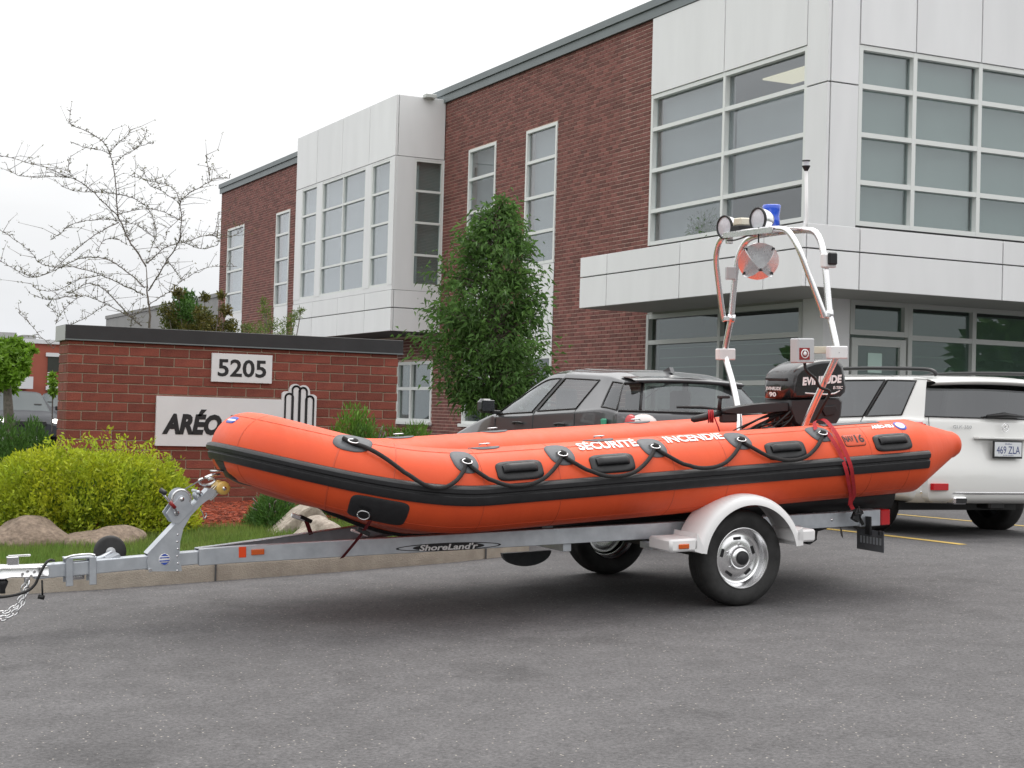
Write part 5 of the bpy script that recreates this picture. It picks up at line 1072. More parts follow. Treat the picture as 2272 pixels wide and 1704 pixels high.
rail_box(538, 1225, .046, .068, .004, MT['red_reflector'], 'reflector'); rail_box(572, 1224, .082, .036, .022, MT['amber_lens'], 'marker_light')
q0, n, t = rp(878, 1218); q1, _, _ = rp(1112, 1208); n = n if n[1] < 0 else -n; c = (q0+q1)/2; wd = np.linalg.norm(q1-q0); tt = (q1-q0)/wd
def on_rail(o): return lambda u, v: tuple(c+tt*u+np.array([0, 0, v])+n*o)
m = MB(); pts = [on_rail(.0012)(wd/2*cos(a), .026*sin(a)) for a in np.linspace(0, 2*pi, 41)[:-1]]; m.add(pts, [list(range(40))], 0, False); dc = m.build('maker_decal', MT['black_print'], RAILN, fixn=False)
m = MB(); pts = [on_rail(.002)(wd*.475*cos(a), .019*sin(a)) for a in np.linspace(0, 2*pi, 41)[:-1]]; m.add(pts, [list(range(40))], 0, False); m.build('decal_field', MT['galv'], dc, fixn=False)
m = MB(); pts = [on_rail(.0026)(wd*.34*cos(a), .024*sin(a)) for a in np.linspace(0, 2*pi, 41)[:-1]]; m.add(pts, [list(range(40))], 0, False); m.build('decal_shade', MT['black_print'], dc, fixn=False)
text_part('lettering', "ShoreLand'r", wd*.56, .040, on_rail(.0038), MT['white_print'], dc, bold=.03, shear=.22)
# ---------------------------------------------------------------- tie-down straps
def ribbon(m, pts, w, side, t=.0025):
    r = []
    for p in pts: p = np.array(p); r.append([p+side*w/2, p-side*w/2])
    m.grid(r)
st_ = tthing('tie_down_strap', 'bright red webbing strap over the stern tube down to the trailer', 'strap', (1.0, -.9, .55))
m = MB(); s, t0 = PADS[5]; X = lambda d: s-d
def sp_(px, py, off): s_, t_ = uv(px, py); return surf(s_, t_, off)
pth = [sp_(1808, 958, .02), sp_(1806, 946, .03), sp_(1815, 938, .035), sp_(1830, 940, .03), sp_(1848, 958, .02), sp_(1866, 990, .018), sp_(1880, 1030, .036), sp_(1890, 1060, .018), sp_(1893, 1095, .014), np.array(atl(1888, 1118, -.84)), np.array(atl(1893, 1130, -.83))]
pts = catmull(pth, 6); ribbon(m, pts, .034, np.array([.8, -.1, .35])); m.build('webbing', MT['red_strap'], st_)
pth = [sp_(1832, 965, .022), sp_(1848, 985, .02), sp_(1860, 1010, .02), sp_(1870, 1040, .037), sp_(1880, 1070, .018), sp_(1886, 1095, .014), np.array(atl(1885, 1120, -.85))]
m = MB(); ribbon(m, catmull(pth, 6), .034, np.array([.8, -.1, .3])); m.build('webbing', MT['red_strap'], st_)
a = np.array(atl(1893, 1128, -.83)); b = np.array(atl(1915, 1165, -.80)); m = MB(); ribbon(m, [a, a*.5+b*.5+np.array([0, -.01, 0]), b], .03, np.array([.8, -.1, .4])); m.build('strap_tail', MT['cable'], st_)
m = MB(); c_ = a+(b-a)*.35; m.box(c_-np.array([.03, .02, .05]), c_+np.array([.03, .02, .04]), bev=.006, rot=Matrix.Rotation(.5, 3, 'Y')); m.tube([c_+np.array([-.035, -.02, .0]), c_+np.array([.04, -.02, .01])], .008, 8); m.tube([c_+np.array([.0, -.02, .06]), c_+np.array([.02, -.02, -.04])], .006, 8); m.build('ratchet', MT['black_metal'], st_)
for nm, (p0, p1, p2), yl, lab in (('n', ((757, 1238), (792, 1185), (818, 1140)), -.62, 'dark red bow strap from the tow pad to the near trailer rail'), ('f', ((858, 1195), (672, 1170), (660, 1150)), .3, 'dark red strap with open ratchet hanging by the far trailer rail')):
    if nm == 'n':
        q0 = rp(757, 1238)[0]+np.array([0, -.012, 0]); s_, t_ = uv(822, 1148); e = surf(s_+.0, t_, .02); mid_ = np.array(q0)*.4+np.array(e)*.6+np.array([0, -.02, 0])
    else:
        q0 = np.array(atl(690, 1186, .25)); mid_ = np.array(atl(684, 1168, .22)); e = np.array(atl(678, 1152, .2))
    o = tthing('bow_strap', lab, 'strap', tuple(q0)); m = MB(); ribbon(m, catmull([q0, mid_, e], 6), .03, np.array([.9, -.2, .2])); m.build('webbing', MT['dkred_strap'], o)
    m = MB(); c_ = np.array(e)*.3+mid_*.7 if nm == 'n' else e; m.box(c_-np.array([.045, .018, .012]), c_+np.array([.045, .018, .014]), bev=.005, rot=Matrix.Rotation(.45, 3, 'Y')); m.build('ratchet', MT['black_metal'], o)
    if nm == 'n':
        c_ = np.array(rp(800, 1195)[0])+np.array([0, .02, .035]); m = MB(); m.box(c_-np.array([.06, .012, .008]), c_+np.array([.06, .012, .010]), bev=.004, rot=Matrix.Rotation(.35, 3, 'Y')); m.build('strap_label', MT['white_print'], o)
    else:
        m = MB(); m.box(e+np.array([-.10, -.015, .0]), e+np.array([.0, .015, .03]), bev=.005, rot=Matrix.Rotation(.35, 3, 'Y')); m.build('ratchet_handle', MT['steel'], o)
# ================================================================ cars
def paint(name, c, flake=0.0): return mat(name, c, .32, flake, coat=1.0, spec=.5, wear=(5, .26, .36))
MT.update(paint_dark=paint('graphite_paint', (.085, .086, .092), .30), paint_white=paint('white_paint', (.74, .74, .72)), paint_silver=mat('silver_paint', (.06, .063, .07), .55, .0, spec=.08), paint_black=mat('black_paint', (.03, .032, .04), .5, spec=.1),
 carglass=glass_mat('car_glass', (.50, .56, .54), 1.95), privacy=glass_mat('privacy_glass', (.05, .055, .06), 2.1), far_carglass=mat('far_car_glass', (.09, .105, .11), .4, spec=.08), trim=mat('black_trim', (.015, .015, .016), .4), seat=mat('car_seat', (.05, .05, .05), .9), plate=mat('plate_white', (.7, .72, .74), .4), plate_txt=mat('plate_blue', (.03, .05, .2), .4),
 headlamp_on=mat('lit_headlamp', (1, 1, .95), .2, emit=(1, .97, .88), estr=4), headlamp=mat('headlamp', (.6, .6, .62), .1, coat=1), green=mat('green_sticker', (.05, .36, .22), .4), white_lens=mat('clear_lens', (.72, .66, .64), .1, coat=1), grille=mat('grille', (.02, .02, .02), .4))
def cr(p0, p1, p2, p3, t, k=.42): 
    m1, m2 = (p2-p0)*k, (p3-p1)*k; t2, t3 = t*t, t*t*t
    return (2*t3-3*t2+1)*p1+(t3-2*t2+t)*m1+(-2*t3+3*t2)*p2+(t3-t2)*m2
def patch(G, i, j, n=4):           # smooth patch over cell (i, j) of a control grid
    A, B = len(G), len(G[0]); ci = [max(0, i-1), i, i+1, min(A-1, i+2)]; cj = [max(0, j-1), j, j+1, min(B-1, j+2)]; out = []
    for u in np.linspace(0, 1, n+1):
        col = [cr(G[ci[0]][q], G[ci[1]][q], G[ci[2]][q], G[ci[3]][q], u) for q in cj]
        out.append([cr(*col, v) for v in np.linspace(0, 1, n+1)])
    return out
def make_car(name, label, loc, rotz, W, ST, rear_b, pm, gm, glass_side, rear_glass=True, bulge=.10, wheels=((.85,), .33, .78), sill=.30, wb=None, label_group=None):
    """ST stations (yb, yt, zb, zt, zr, wt, w): y at belt, y at window top, heights of belt, window top and roof crown, half width at window top and at belt"""
    t = thing(name, label, 'car', loc, Matrix.Rotation(rotz, 3, 'Z')); NR = 11
    def ring(s, sg):
        yb, yt, zb, zt, zr, wt, w = s
        P = [(w*.86, yb, sill), (w*.97, yb, sill+.06), (w*1.0, yb, sill+(zb-sill)*.35), (w*1.005, yb, sill+(zb-sill)*.66), (w*.985, yb, zb-.055), (w*.955, yb, zb), (wt, yt, zt), (wt-.045, yt, zt+(zr-zt)*.45), (wt*.72, yt, zt+(zr-zt)*.80), (wt*.36, yt, zr-.008), (0, yt, zr)]
        return [np.array((sg*x, y, z)) for x, y, z in P]
    body = MB(); NS = len(ST); panes = {}; GR = {}
    for sg in (-1, 1):
        G = [ring(s, sg) for s in ST]; GR[sg] = G
        for i in range(NS-1):
            for j in range(NR-1):
                q = patch(G, i, j)
                if (j == 5 and i in glass_side): panes.setdefault(('side_window', sg, glass_side[i]), []).append(q); continue
                if (NS-i) in rear_b['cowl'] and j >= 6: panes.setdefault(('windscreen', 0, 0), []).append(q); continue
                body.grid(q)
    Rr, Rl = GR[1][0], GR[-1][0]; cols = np.linspace(-1, 1, 9); rowsR = []
    for j in range(NR-1):
        xw, y, z = Rr[j]; rowsR.append([np.array((xw*c, y-bulge*(1-abs(c)**2.6)*(1 if j > 1 else .9)-rear_b['prof'][j], z+(rear_b['crown'] if j >= 6 else 0)*(1-c*c))) for c in cols])
    for j in range(NR-2):
        for c in range(8):
            q = patch(rowsR, j, c)
            if j == 5 and rear_glass: panes.setdefault(('rear_window', 0, 0), []).append(q); continue
            body.grid(q)
    for sg, ci in ((-1, 0), (1, 8)):
        G2 = [[a, b] for a, b in zip(GR[sg][0][:NR-1], [r[ci] for r in rowsR])]
        for j in range(NR-2): body.grid(patch(G2, j, 0))
    top = rowsR[-1]; body.add([top[k] for k in range(9)]+[Rr[9], Rr[10], Rl[9]], [list(range(9))+[9, 10, 11]])
    R0, R1 = GR[-1][-1], GR[1][-1]
    for j in range(NR-1): body.add([R0[j], R0[j+1], R1[j+1], R1[j]], [(0, 1, 2, 3)])
    bo = body.build('body', MT[pm], t, autos=34)
    m = MB(); yy = [s[0] for s in ST]; m.box((-W*.84, yy[0]+.15, sill-.02), (W*.84, yy[-1]-.05, sill+.04)); m.box((-W*.86, yy[0]+.2, sill+.04), (W*.86, ST[-rear_b['cowl'][0]][0]-.1, ST[2][2]-.10)); m.build('cabin_floor', MT['trim'], t)
    for (nm, sg, g), qs in panes.items():
        m = MB()
        for q in qs: m.grid(q)
        m.build(nm, MT[('carglass' if gm != 'far_carglass' else gm) if nm == 'windscreen' else gm], t)
    ys, r, xo = wheels
    for y in ys:
        for sg in (-1, 1):
            m = MB(); m.lathe([(r*.62, -.11), (r*.9, -.115), (r*.98, -.09), (r, -.06), (r, .06), (r*.98, .09), (r*.9, .115), (r*.62, .11)], (sg*xo, y, r), (sg, 0, 0), 32); w = m.build('wheel', MT['tyre'], t)
            m = MB(); m.lathe([(r*.62, .10), (r*.58, .085), (r*.3, .07), (0, .075)], (sg*xo, y, r), (sg, 0, 0), 20); m.build('rim', MT['galv'], w)
    for sg in (-1, 1):
        for y in (ST[rear_b['seat']][0]+.15, ST[rear_b['seat']][0]+1.0):
            m = MB(); m.box((sg*.16, y, .55), (sg*.62, y+.14, ST[2][2]+.02), bev=.05); se = m.build('seat', MT['seat'], t); m = MB(); m.box((sg*.28, y-.02, ST[2][2]+.0), (sg*.5, y+.06, ST[2][2]+.2), bev=.03); m.build('headrest', MT['seat'], se)
    return t, GR, patch, rowsR
def edge_j(GR, sg, j, i0, i1, out=.004, n=4):      # curve along ring j from station i0 to i1
    pts = []
    for i in range(i0, i1): q = patch(GR[sg], i, min(j, 9), n); pts += [r[0] for r in q][(1 if i > i0 else 0):]
    return [p+np.array([sg*out, 0, 0]) for p in pts]
def edge_i(GR, sg, i, out=.004, n=4):              # curve up station i across the window
    q = patch(GR[sg], min(i, len(GR[sg])-2), 5, n); r = q[0] if i <= len(GR[sg])-2 else q[-1]; return [p+np.array([sg*out, 0, 0]) for p in r]
def frame_side(GR, sg, i0, i1, rad, parent):
    lo, hi = edge_j(GR, sg, 5, i0, i1), edge_j(GR, sg, 6, i0, i1); m = MB(); m.tube(lo+edge_i(GR, sg, i1)[1:]+hi[::-1][1:]+edge_i(GR, sg, i0)[::-1][1:], rad, 6); m.build('window_trim', MT['trim'], parent)
def pillar(GR, sg, i, parent):
    q = patch(GR[sg], i, 5); m = MB(); m.grid([[p+np.array([sg*.003, 0, 0]) for p in r] for r in q]); m.build('door_pillar', MT['trim'], parent)
# --- graphite crossover parked behind the boat
CW_ = .87
ST1 = [(.06, .20, 1.19, 1.43, 1.475, .62, .80), (.26, .35, 1.215, 1.445, 1.525, .645, .845), (.70, .56, 1.195, 1.46, 1.57, .665, .865), (1.47, 1.20, 1.165, 1.482, 1.598, .675, CW_), (1.58, 1.285, 1.155, 1.482, 1.598, .675, CW_), (2.00, 1.62, 1.14, 1.462, 1.575, .665, CW_), (2.37, 2.10, 1.122, 1.305, 1.41, .69, CW_), (2.50, 2.47, 1.115, 1.13, 1.175, .70, CW_), (3.0, 3.0, 1.01, 1.045, 1.09, .66, .86), (3.55, 3.55, .86, .90, .945, .60, .83), (3.92, 3.92, .62, .66, .70, .50, .74)]
cx0 = 7.80; gz1 = float(ground(7.8, 13.5))
c1, b1, ring1, rows1 = make_car('hatchback_car', 'dark graphite grey hatchback car parked behind the orange boat', (cx0, 12.28, gz1), 0, CW_, ST1, dict(prof=[.06, .08, .10, .08, .05, .02, .0, .0, .0, .0, .0], crown=.03, cowl=(5, 6), seat=2), 'paint_dark', 'carglass', {0: 0, 2: 1, 4: 2, 5: 2}, wheels=((.75, 3.25), .33, .74))
def trimline(pts, r, name, parent, mt='trim'): m = MB(); m.tube(pts, r, 6); return m.build(name, MT[mt], parent)
def side_pt(ST, i, lo=True, sg=-1, out=.004):
    yb, yt, zb, zt, zr, wt, w = ST[i]; return (sg*(w*.955+out), yb, zb) if lo else (sg*(wt+out), yt, zt)
for i0, i1 in ((2, 3), (0, 1), (4, 6)): frame_side(b1, -1, i0, i1, .007, c1); frame_side(b1, 1, i0, i1, .007, c1)
pillar(b1, -1, 3, c1); pillar(b1, 1, 3, c1)
for i in (2, 3, 6):
    yb, yt, zb, zt, zr, wt, w = ST1[i]; yb = yb if i != 3 else 1.53
    trimline([(-w*.955-.004, yb, zb), (-w*.985-.004, yb-.02, zb-.055), (-w*1.005-.003, yb-.05, .3+(zb-.3)*.66), (-w-.003, yb-.05, .3+(zb-.3)*.35)], .004, 'door_seam', c1)
for y in (.92, 1.80):
    m = MB(); m.tube(catmull([(-.872, y-.09, 1.045), (-.905, y-.06, 1.052), (-.905, y+.05, 1.046), (-.872, y+.08, 1.038)], 5), .011, 8); m.build('door_handle', MT['trim'], c1)
m = MB(); m.box((-1.07, 2.26, 1.135), (-.90, 2.38, 1.275), bev=.05); mr_ = m.build('mirror', MT['paint_dark'], c1); m = MB(); m.box((-1.055, 2.252, 1.15), (-.915, 2.262, 1.262), bev=.012); m.build('mirror_glass', MT['privacy'], mr_); m = MB(); m.box((-.93, 2.29, 1.125), (-.82, 2.36, 1.165), bev=.012); m.build('mirror_arm', MT['trim'], mr_)
rg = lambda c, f: tuple(np.array(rows1[5][c])*(1-f)+np.array(rows1[6][c])*f+np.array([0, -.008, 0]))
trimline([rg(c, -.02) for c in range(9)], .009, 'rear_window_trim', c1); trimline([rg(c, 1.0) for c in range(9)], .012, 'rear_window_trim', c1)
trimline([tuple(np.array(rg(1, 0))*(1-q)+np.array(rg(1, 1))*q) for q in (0, .5, 1)], .012, 'tailgate_seam', c1)
p = [rg(2.0 if False else 3, .05), rg(4, .10), rg(5, .13)]; m = MB(); m.tube([(rows1[5][3][0]-.05, rows1[5][3][1]-.03, 1.23), (rows1[5][4][0], rows1[5][4][1]-.035, 1.235), (rows1[5][5][0]+.05, rows1[5][5][1]-.03, 1.222)], [.010, .016, .008], 8); m.build('wiper', MT['trim'], c1)
m = MB(); m.grid([[(x, y_+.02*abs(x), z_-.02*(x/.6)**2) for x in np.linspace(-.58, .58, 9)] for y_, z_ in ((.32, 1.512), (.12, 1.49), (.05, 1.468), (.10, 1.452))]); m.build('roof_spoiler', MT['paint_dark'], c1)
m = MB(); m.ball((-.54, -.02, 1.065), .12, 18, sc=(1.25, .75, .85)); tl_ = m.build('tail_lamp', MT['white_lens'], c1); m = MB(); m.ball((-.66, .02, 1.065), .10, 18, sc=(.75, .95, 1.0)); m.build('brake_lens', MT['red_lens'], tl_)
m = MB(); m.ball((.54, -.02, 1.065), .12, 18, sc=(1.25, .75, .85)); m.build('tail_lamp', MT['white_lens'], c1)
m = MB(); m.box((-.842, .11, 1.04), (-.818, .25, 1.11), bev=.012, rot=Matrix.Rotation(-.2, 3, 'Z')); m.build('fuel_sticker', MT['green'], c1)
m = MB(); m.prism([(.38, 1.545), (.55, 1.56), (.42, 1.60)], lambda p, q, t: (t, p, q), -.02, .02); m.build('roof_antenna', MT['paint_dark'], c1)
m = MB(); m.tube([(-.38+.17*cos(a)*.95, 2.02+.05*sin(a), 1.10+.16*sin(a)) for a in np.linspace(0, 2*pi, 25)], .013, 8); m.build('steering_wheel', MT['trim'], c1)
# --- white sport utility car
CW2 = .955
ST2 = [(.04, .12, 1.155, 1.485, 1.545, .80, .93), (.335, .265, 1.165, 1.495, 1.565, .80, CW2), (.875, .709, 1.145, 1.505, 1.578, .79, CW2), (.915, .745, 1.145, 1.506, 1.578, .79, CW2), (1.86, 1.62, 1.115, 1.508, 1.58, .785, CW2), (1.94, 1.70, 1.112, 1.507, 1.58, .785, CW2), (2.95, 2.05, 1.08, 1.495, 1.57, .77, CW2), (3.08, 3.05, 1.07, 1.09, 1.14, .80, CW2), (3.6, 3.6, 1.03, 1.05, 1.09, .76, .95), (4.3, 4.3, .94, .96, .99, .70, .92), (4.52, 4.52, .60, .63, .66, .62, .86)]
cx2 = 11.04; gz2 = .452
c2, b2, ring2, rows2 = make_car('sport_utility_car', 'white sport utility car with dark privacy glass parked beside the boat stern', (cx2, 11.93, gz2), 0, CW2, ST2, dict(prof=[.02, .10, .11, .05, .02, .0, .0, .0, .0, .0, .0], crown=.02, cowl=(5,), seat=2), 'paint_white', 'privacy', {1: 0, 3: 1, 5: 2}, bulge=.05, wheels=((.92, 3.70), .36, .80), sill=.34)
for i0, i1 in ((1, 2), (3, 4), (5, 6)): frame_side(b2, -1, i0, i1, .008, c2); frame_side(b2, 1, i0, i1, .008, c2)
for i in (2, 4): pillar(b2, -1, i, c2); pillar(b2, 1, i, c2)
for sg in (-1, 1):
    m = MB(); m.tube(catmull([(sg*.70, .10, 1.545), (sg*.71, .14, 1.59), (sg*.72, .35, 1.612), (sg*.72, 1.2, 1.63), (sg*.71, 1.8, 1.62), (sg*.70, 2.1, 1.575)], 6), .020, 10); m.build('roof_rail', MT['trim'], c2)
rg2 = lambda c, f, o=.008: tuple(np.array(rows2[5][c])*(1-f)+np.array(rows2[6][c])*f+np.array([0, -o, 0]))
trimline([rg2(c, 0) for c in range(9)], .006, 'rear_window_trim', c2)
rws = []
for y_, z_, q in ((.22, 1.548, 0), (.02, 1.542, .0), (-.10, 1.515, .03), (-.105, 1.497, .03), (-.03, 1.478, .02)): rws.append([(x, y_+.10*abs(x/.80)**3, z_-.03*(x/.8)**2) for x in np.linspace(-.80, .80, 15)])
m = MB(); m.grid(rws); m.build('roof_spoiler', MT['paint_white'], c2)
m = MB(); m.tube([(-.20, -.045, 1.175), (.0, -.06, 1.19), (.26, -.05, 1.18)], [.012, .026, .01], 8); m.build('wiper', MT['trim'], c2)
yr = -.062
m = MB(); m.box((-.36, yr-.05, .955), (.36, yr+.02, .975), bev=.006); m.build('handle_strip', MT['paint_white'], c2)
m = MB(); m.box((-.195, yr-.075, .775), (.175, yr-.06, .945), bev=.006); pf_ = m.build('licence_plate', MT['trim'], c2, label='white licence plate with dark letters in a black frame')
m = MB(); m.box((-.178, yr-.0785, .793), (.158, yr-.075, .930), bev=.002); m.build('plate_face', MT['plate'], pf_)
text_part('lettering', '469 ZLA', .29, .072, lambda u, v: (-.01+u, yr-.0800, .856+v), MT['plate_txt'], pf_, bold=.0)
text_part('lettering', 'Québec', .09, .018, lambda u, v: (-.01+u, yr-.0800, .914+v), MT['plate_txt'], pf_); text_part('lettering', 'Je me souviens', .13, .014, lambda u, v: (-.01+u, yr-.0800, .804+v), MT['plate_txt'], pf_)
sx, sz = 0.0, 1.07; m = MB(); m.tube([(sx+.042*cos(a), yr-.022, sz+.042*sin(a)) for a in np.linspace(0, 2*pi, 33)], .004, 8)
for a in (pi/2, pi/2+2*pi/3, pi/2+4*pi/3): m.tube([(sx, yr-.022, sz), (sx+.04*cos(a), yr-.022, sz+.04*sin(a))], [.007, .002], 6)
m.build('star_badge', MT['chrome'], c2)
text_part('model_badge', 'GLK 350', .23, .030, lambda u, v: (-.50+u, yr+.014+.0, 1.065+v), MT['chrome'], c2, bold=.03)
m = MB(); bpz = [(.335, .05), (.36, -.055), (.425, -.105), (.45, -.112), (.56, -.118), (.64, -.108), (.668, -.08), (.675, -.02)]
m.grid([[(x, y_+.16*abs(x/.955)**5, z_) for x in np.linspace(-.955, .955, 21)] for z_, y_ in bpz]); bmp = m.build('rear_bumper', MT['paint_white'], c2)
m = MB(); m.grid([[(x, y_-.004+.16*abs(x/.955)**5, z_) for x in np.linspace(-.93, .93, 21)] for z_, y_ in ((.428, -.106), (.432, -.112), (.446, -.1135), (.452, -.112))]); m.build('bumper_lip', MT['chrome'], bmp)
for sg in (-1, 1):
    m = MB(); m.box((sg*.70, -.118, .465), (sg*.90, -.07, .530), bev=.006, rot=Matrix.Rotation(-sg*.10, 3, 'Z')); m.build('rear_reflector', MT['red_lens'], c2)
    m = MB(); m.box((sg*.86, .01, .90), (sg*.952, .16, 1.10), bev=.03); m.build('tail_lamp', MT['red_lens'], c2)
    m = MB(); m.box((sg*.48, -.125, .335), (sg*.64, .1, .405), bev=.02); ex_ = m.build('tailpipe', MT['chrome'], c2); m = MB(); m.box((sg*.495, -.129, .347), (sg*.625, -.124, .393), bev=.002); m.build('tailpipe_bore', MT['trim'], ex_)
trimline([(-.86, -.03, .683), (-.5, -.062, .683), (0, -.073, .683), (.5, -.062, .683), (.86, -.03, .683)], .006, 'bumper_seam', c2)
trimline([(-.87, -.0, 1.15), (-.865, -.02, .95), (-.86, -.04, .67)], .004, 'tailgate_seam', c2); trimline([(.87, -.0, 1.15), (.865, -.02, .95), (.86, -.04, .67)], .004, 'tailgate_seam', c2)
m = MB(); m.box((-.75, .55, .24), (.75, .72, .40)); m.box((-.10, .0, .28), (.10, .2, .36), bev=.02); m.tube([(-.8, .92, .36), (.8, .92, .36)], .06, 10); m.build('rear_axle', MT['trim'], c2)
for i in (3, 5):
    yb, yt, zb, zt, zr, wt, w = ST2[i]; trimline([(-w*.955-.004, yb, zb), (-w*.985-.004, yb, zb-.055), (-w*1.005-.003, yb, .34+(zb-.34)*.66), (-w-.003, yb, .34+(zb-.34)*.35)], .004, 'door_seam', c2)
# --- two cars far off on the street
ST3 = [(.05, .30, .86, .88, .92, .62, .80), (.55, .56, .90, .92, .97, .64, .86), (.62, 1.25, .90, 1.30, 1.38, .56, .86), (1.55, 1.70, .89, 1.34, 1.43, .57, .88), (1.66, 1.80, .88, 1.34, 1.43, .57, .88), (2.75, 2.05, .86, 1.32, 1.41, .56, .88), (2.9, 2.88, .85, .87, .92, .70, .88), (3.4, 3.4, .80, .82, .86, .68, .86), (4.1, 4.1, .72, .74, .77, .64, .82), (4.42, 4.42, .50, .54, .58, .56, .74)]
def sedan(name, label, px, py, D, pm, on):
    p = at(px, py, D=D); g = float(ground(p[0], p[1])); head = atan2(-(CAM[0]-p[0]), (CAM[1]-p[1])); rz = head+.10
    t, b, rn, rw = make_car(name, label, (p[0], p[1], g), rz, .88, ST3, dict(prof=[.0]*11, crown=.0, cowl=(5,), seat=3), pm, 'far_carglass', {2: 0, 4: 1}, bulge=.03, wheels=((.8, 3.5), .31, .76), sill=.24)
    for sg in (-1, 1):
        m = MB(); m.ball((sg*.66, 4.30, .64), .085, 14, sc=(1.2, .7, .75)); m.build('headlamp', MT['headlamp_on' if on else 'headlamp'], t)
        m = MB(); m.box((sg*.86, 2.55, .93), (sg*1.02, 2.68, 1.06), bev=.03); m.build('mirror', MT['trim'], t)
    m = MB(); m.box((-.42, 4.36, .50), (.42, 4.45, .64), bev=.02); m.build('grille', MT['grille'], t)
    return t
sedan('sedan_car', 'silver car on the street with its headlights on beyond the junipers', 28, 950, 47, 'paint_silver', True)
sedan('sedan_car', 'dark car on the street half hidden behind the brick sign', 118, 950, 62, 'paint_black', False)
# ================================================================ plants and stones
MT.update(bark=mat('bark', (.13, .105, .085), .9, var=.3, vs=30, bump=.7, bs=80), twig=mat('dark_twig', (.13, .11, .10), .9, var=.3, vs=20),
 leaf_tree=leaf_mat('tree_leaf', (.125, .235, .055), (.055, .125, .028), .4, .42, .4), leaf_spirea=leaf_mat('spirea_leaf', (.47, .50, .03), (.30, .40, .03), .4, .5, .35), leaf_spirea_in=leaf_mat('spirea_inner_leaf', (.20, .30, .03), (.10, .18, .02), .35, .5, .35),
 leaf_juniper=leaf_mat('juniper_leaf', (.085, .19, .03), (.045, .11, .02), .2, .6, .3), leaf_juniper2=leaf_mat('bright_juniper_leaf', (.13, .25, .03), (.07, .16, .02), .2, .6, .3),
 leaf_red=leaf_mat('reddish_leaf', (.16, .12, .03), (.07, .10, .02), .3, .5, .45), leaf_light=leaf_mat('light_leaf', (.19, .33, .03), (.12, .24, .02), .35, .5, .3), leaf_larch=leaf_mat('larch_leaf', (.15, .20, .04), (.09, .14, .03), .3, .5, .35), bud=mat('bud', (.05, .045, .05), .9), pot=mat('plant_pot', (.3, .2, .14), .7))
def leaf_mesh(name, C, D, L_, Wd, mt, droop=.0, fold=.25):
    """C centres, D unit direction of each leaf; diamond leaves folded along the midrib"""
    n = len(C); D = D/np.linalg.norm(D, axis=1, keepdims=True); a = RNG.normal(size=(n, 3)); a[:, 2] *= .6; S_ = np.cross(D, a); S_ /= np.linalg.norm(S_, axis=1, keepdims=True)+1e-9; N_ = np.cross(S_, D); N_ *= np.sign(N_[:, 2:3]+1e-9)
    L_ = np.broadcast_to(L_, n)[:, None]; Wd = np.broadcast_to(Wd, n)[:, None]
    V = np.empty((n, 4, 3)); V[:, 0] = C; V[:, 1] = C+D*L_*.45+S_*Wd*.5+N_*Wd*fold*.5; V[:, 2] = C+D*L_+np.array([0, 0, -1.])*L_*droop; V[:, 3] = C+D*L_*.45-S_*Wd*.5+N_*Wd*fold*.5
    me = bpy.data.meshes.new(name); idx = np.arange(4*n).reshape(n, 4); F = np.concatenate([idx[:, [0, 1, 2]], idx[:, [0, 2, 3]]]); me.from_pydata(V.reshape(-1, 3), [], F); me.materials.append(MT[mt]); return me
def rnd_dir(n, up=0.0):
    d = RNG.normal(size=(n, 3)); d[:, 2] += up; return d/np.linalg.norm(d, axis=1, keepdims=True)
def add_leaves(t, name, C, D, L_, Wd, mt, **k):
    o = OFF.get(t.name, Vector((0, 0, 0))); me = leaf_mesh(name, C-np.array(o), D, L_, Wd, mt, **k); return link(name, me, t)
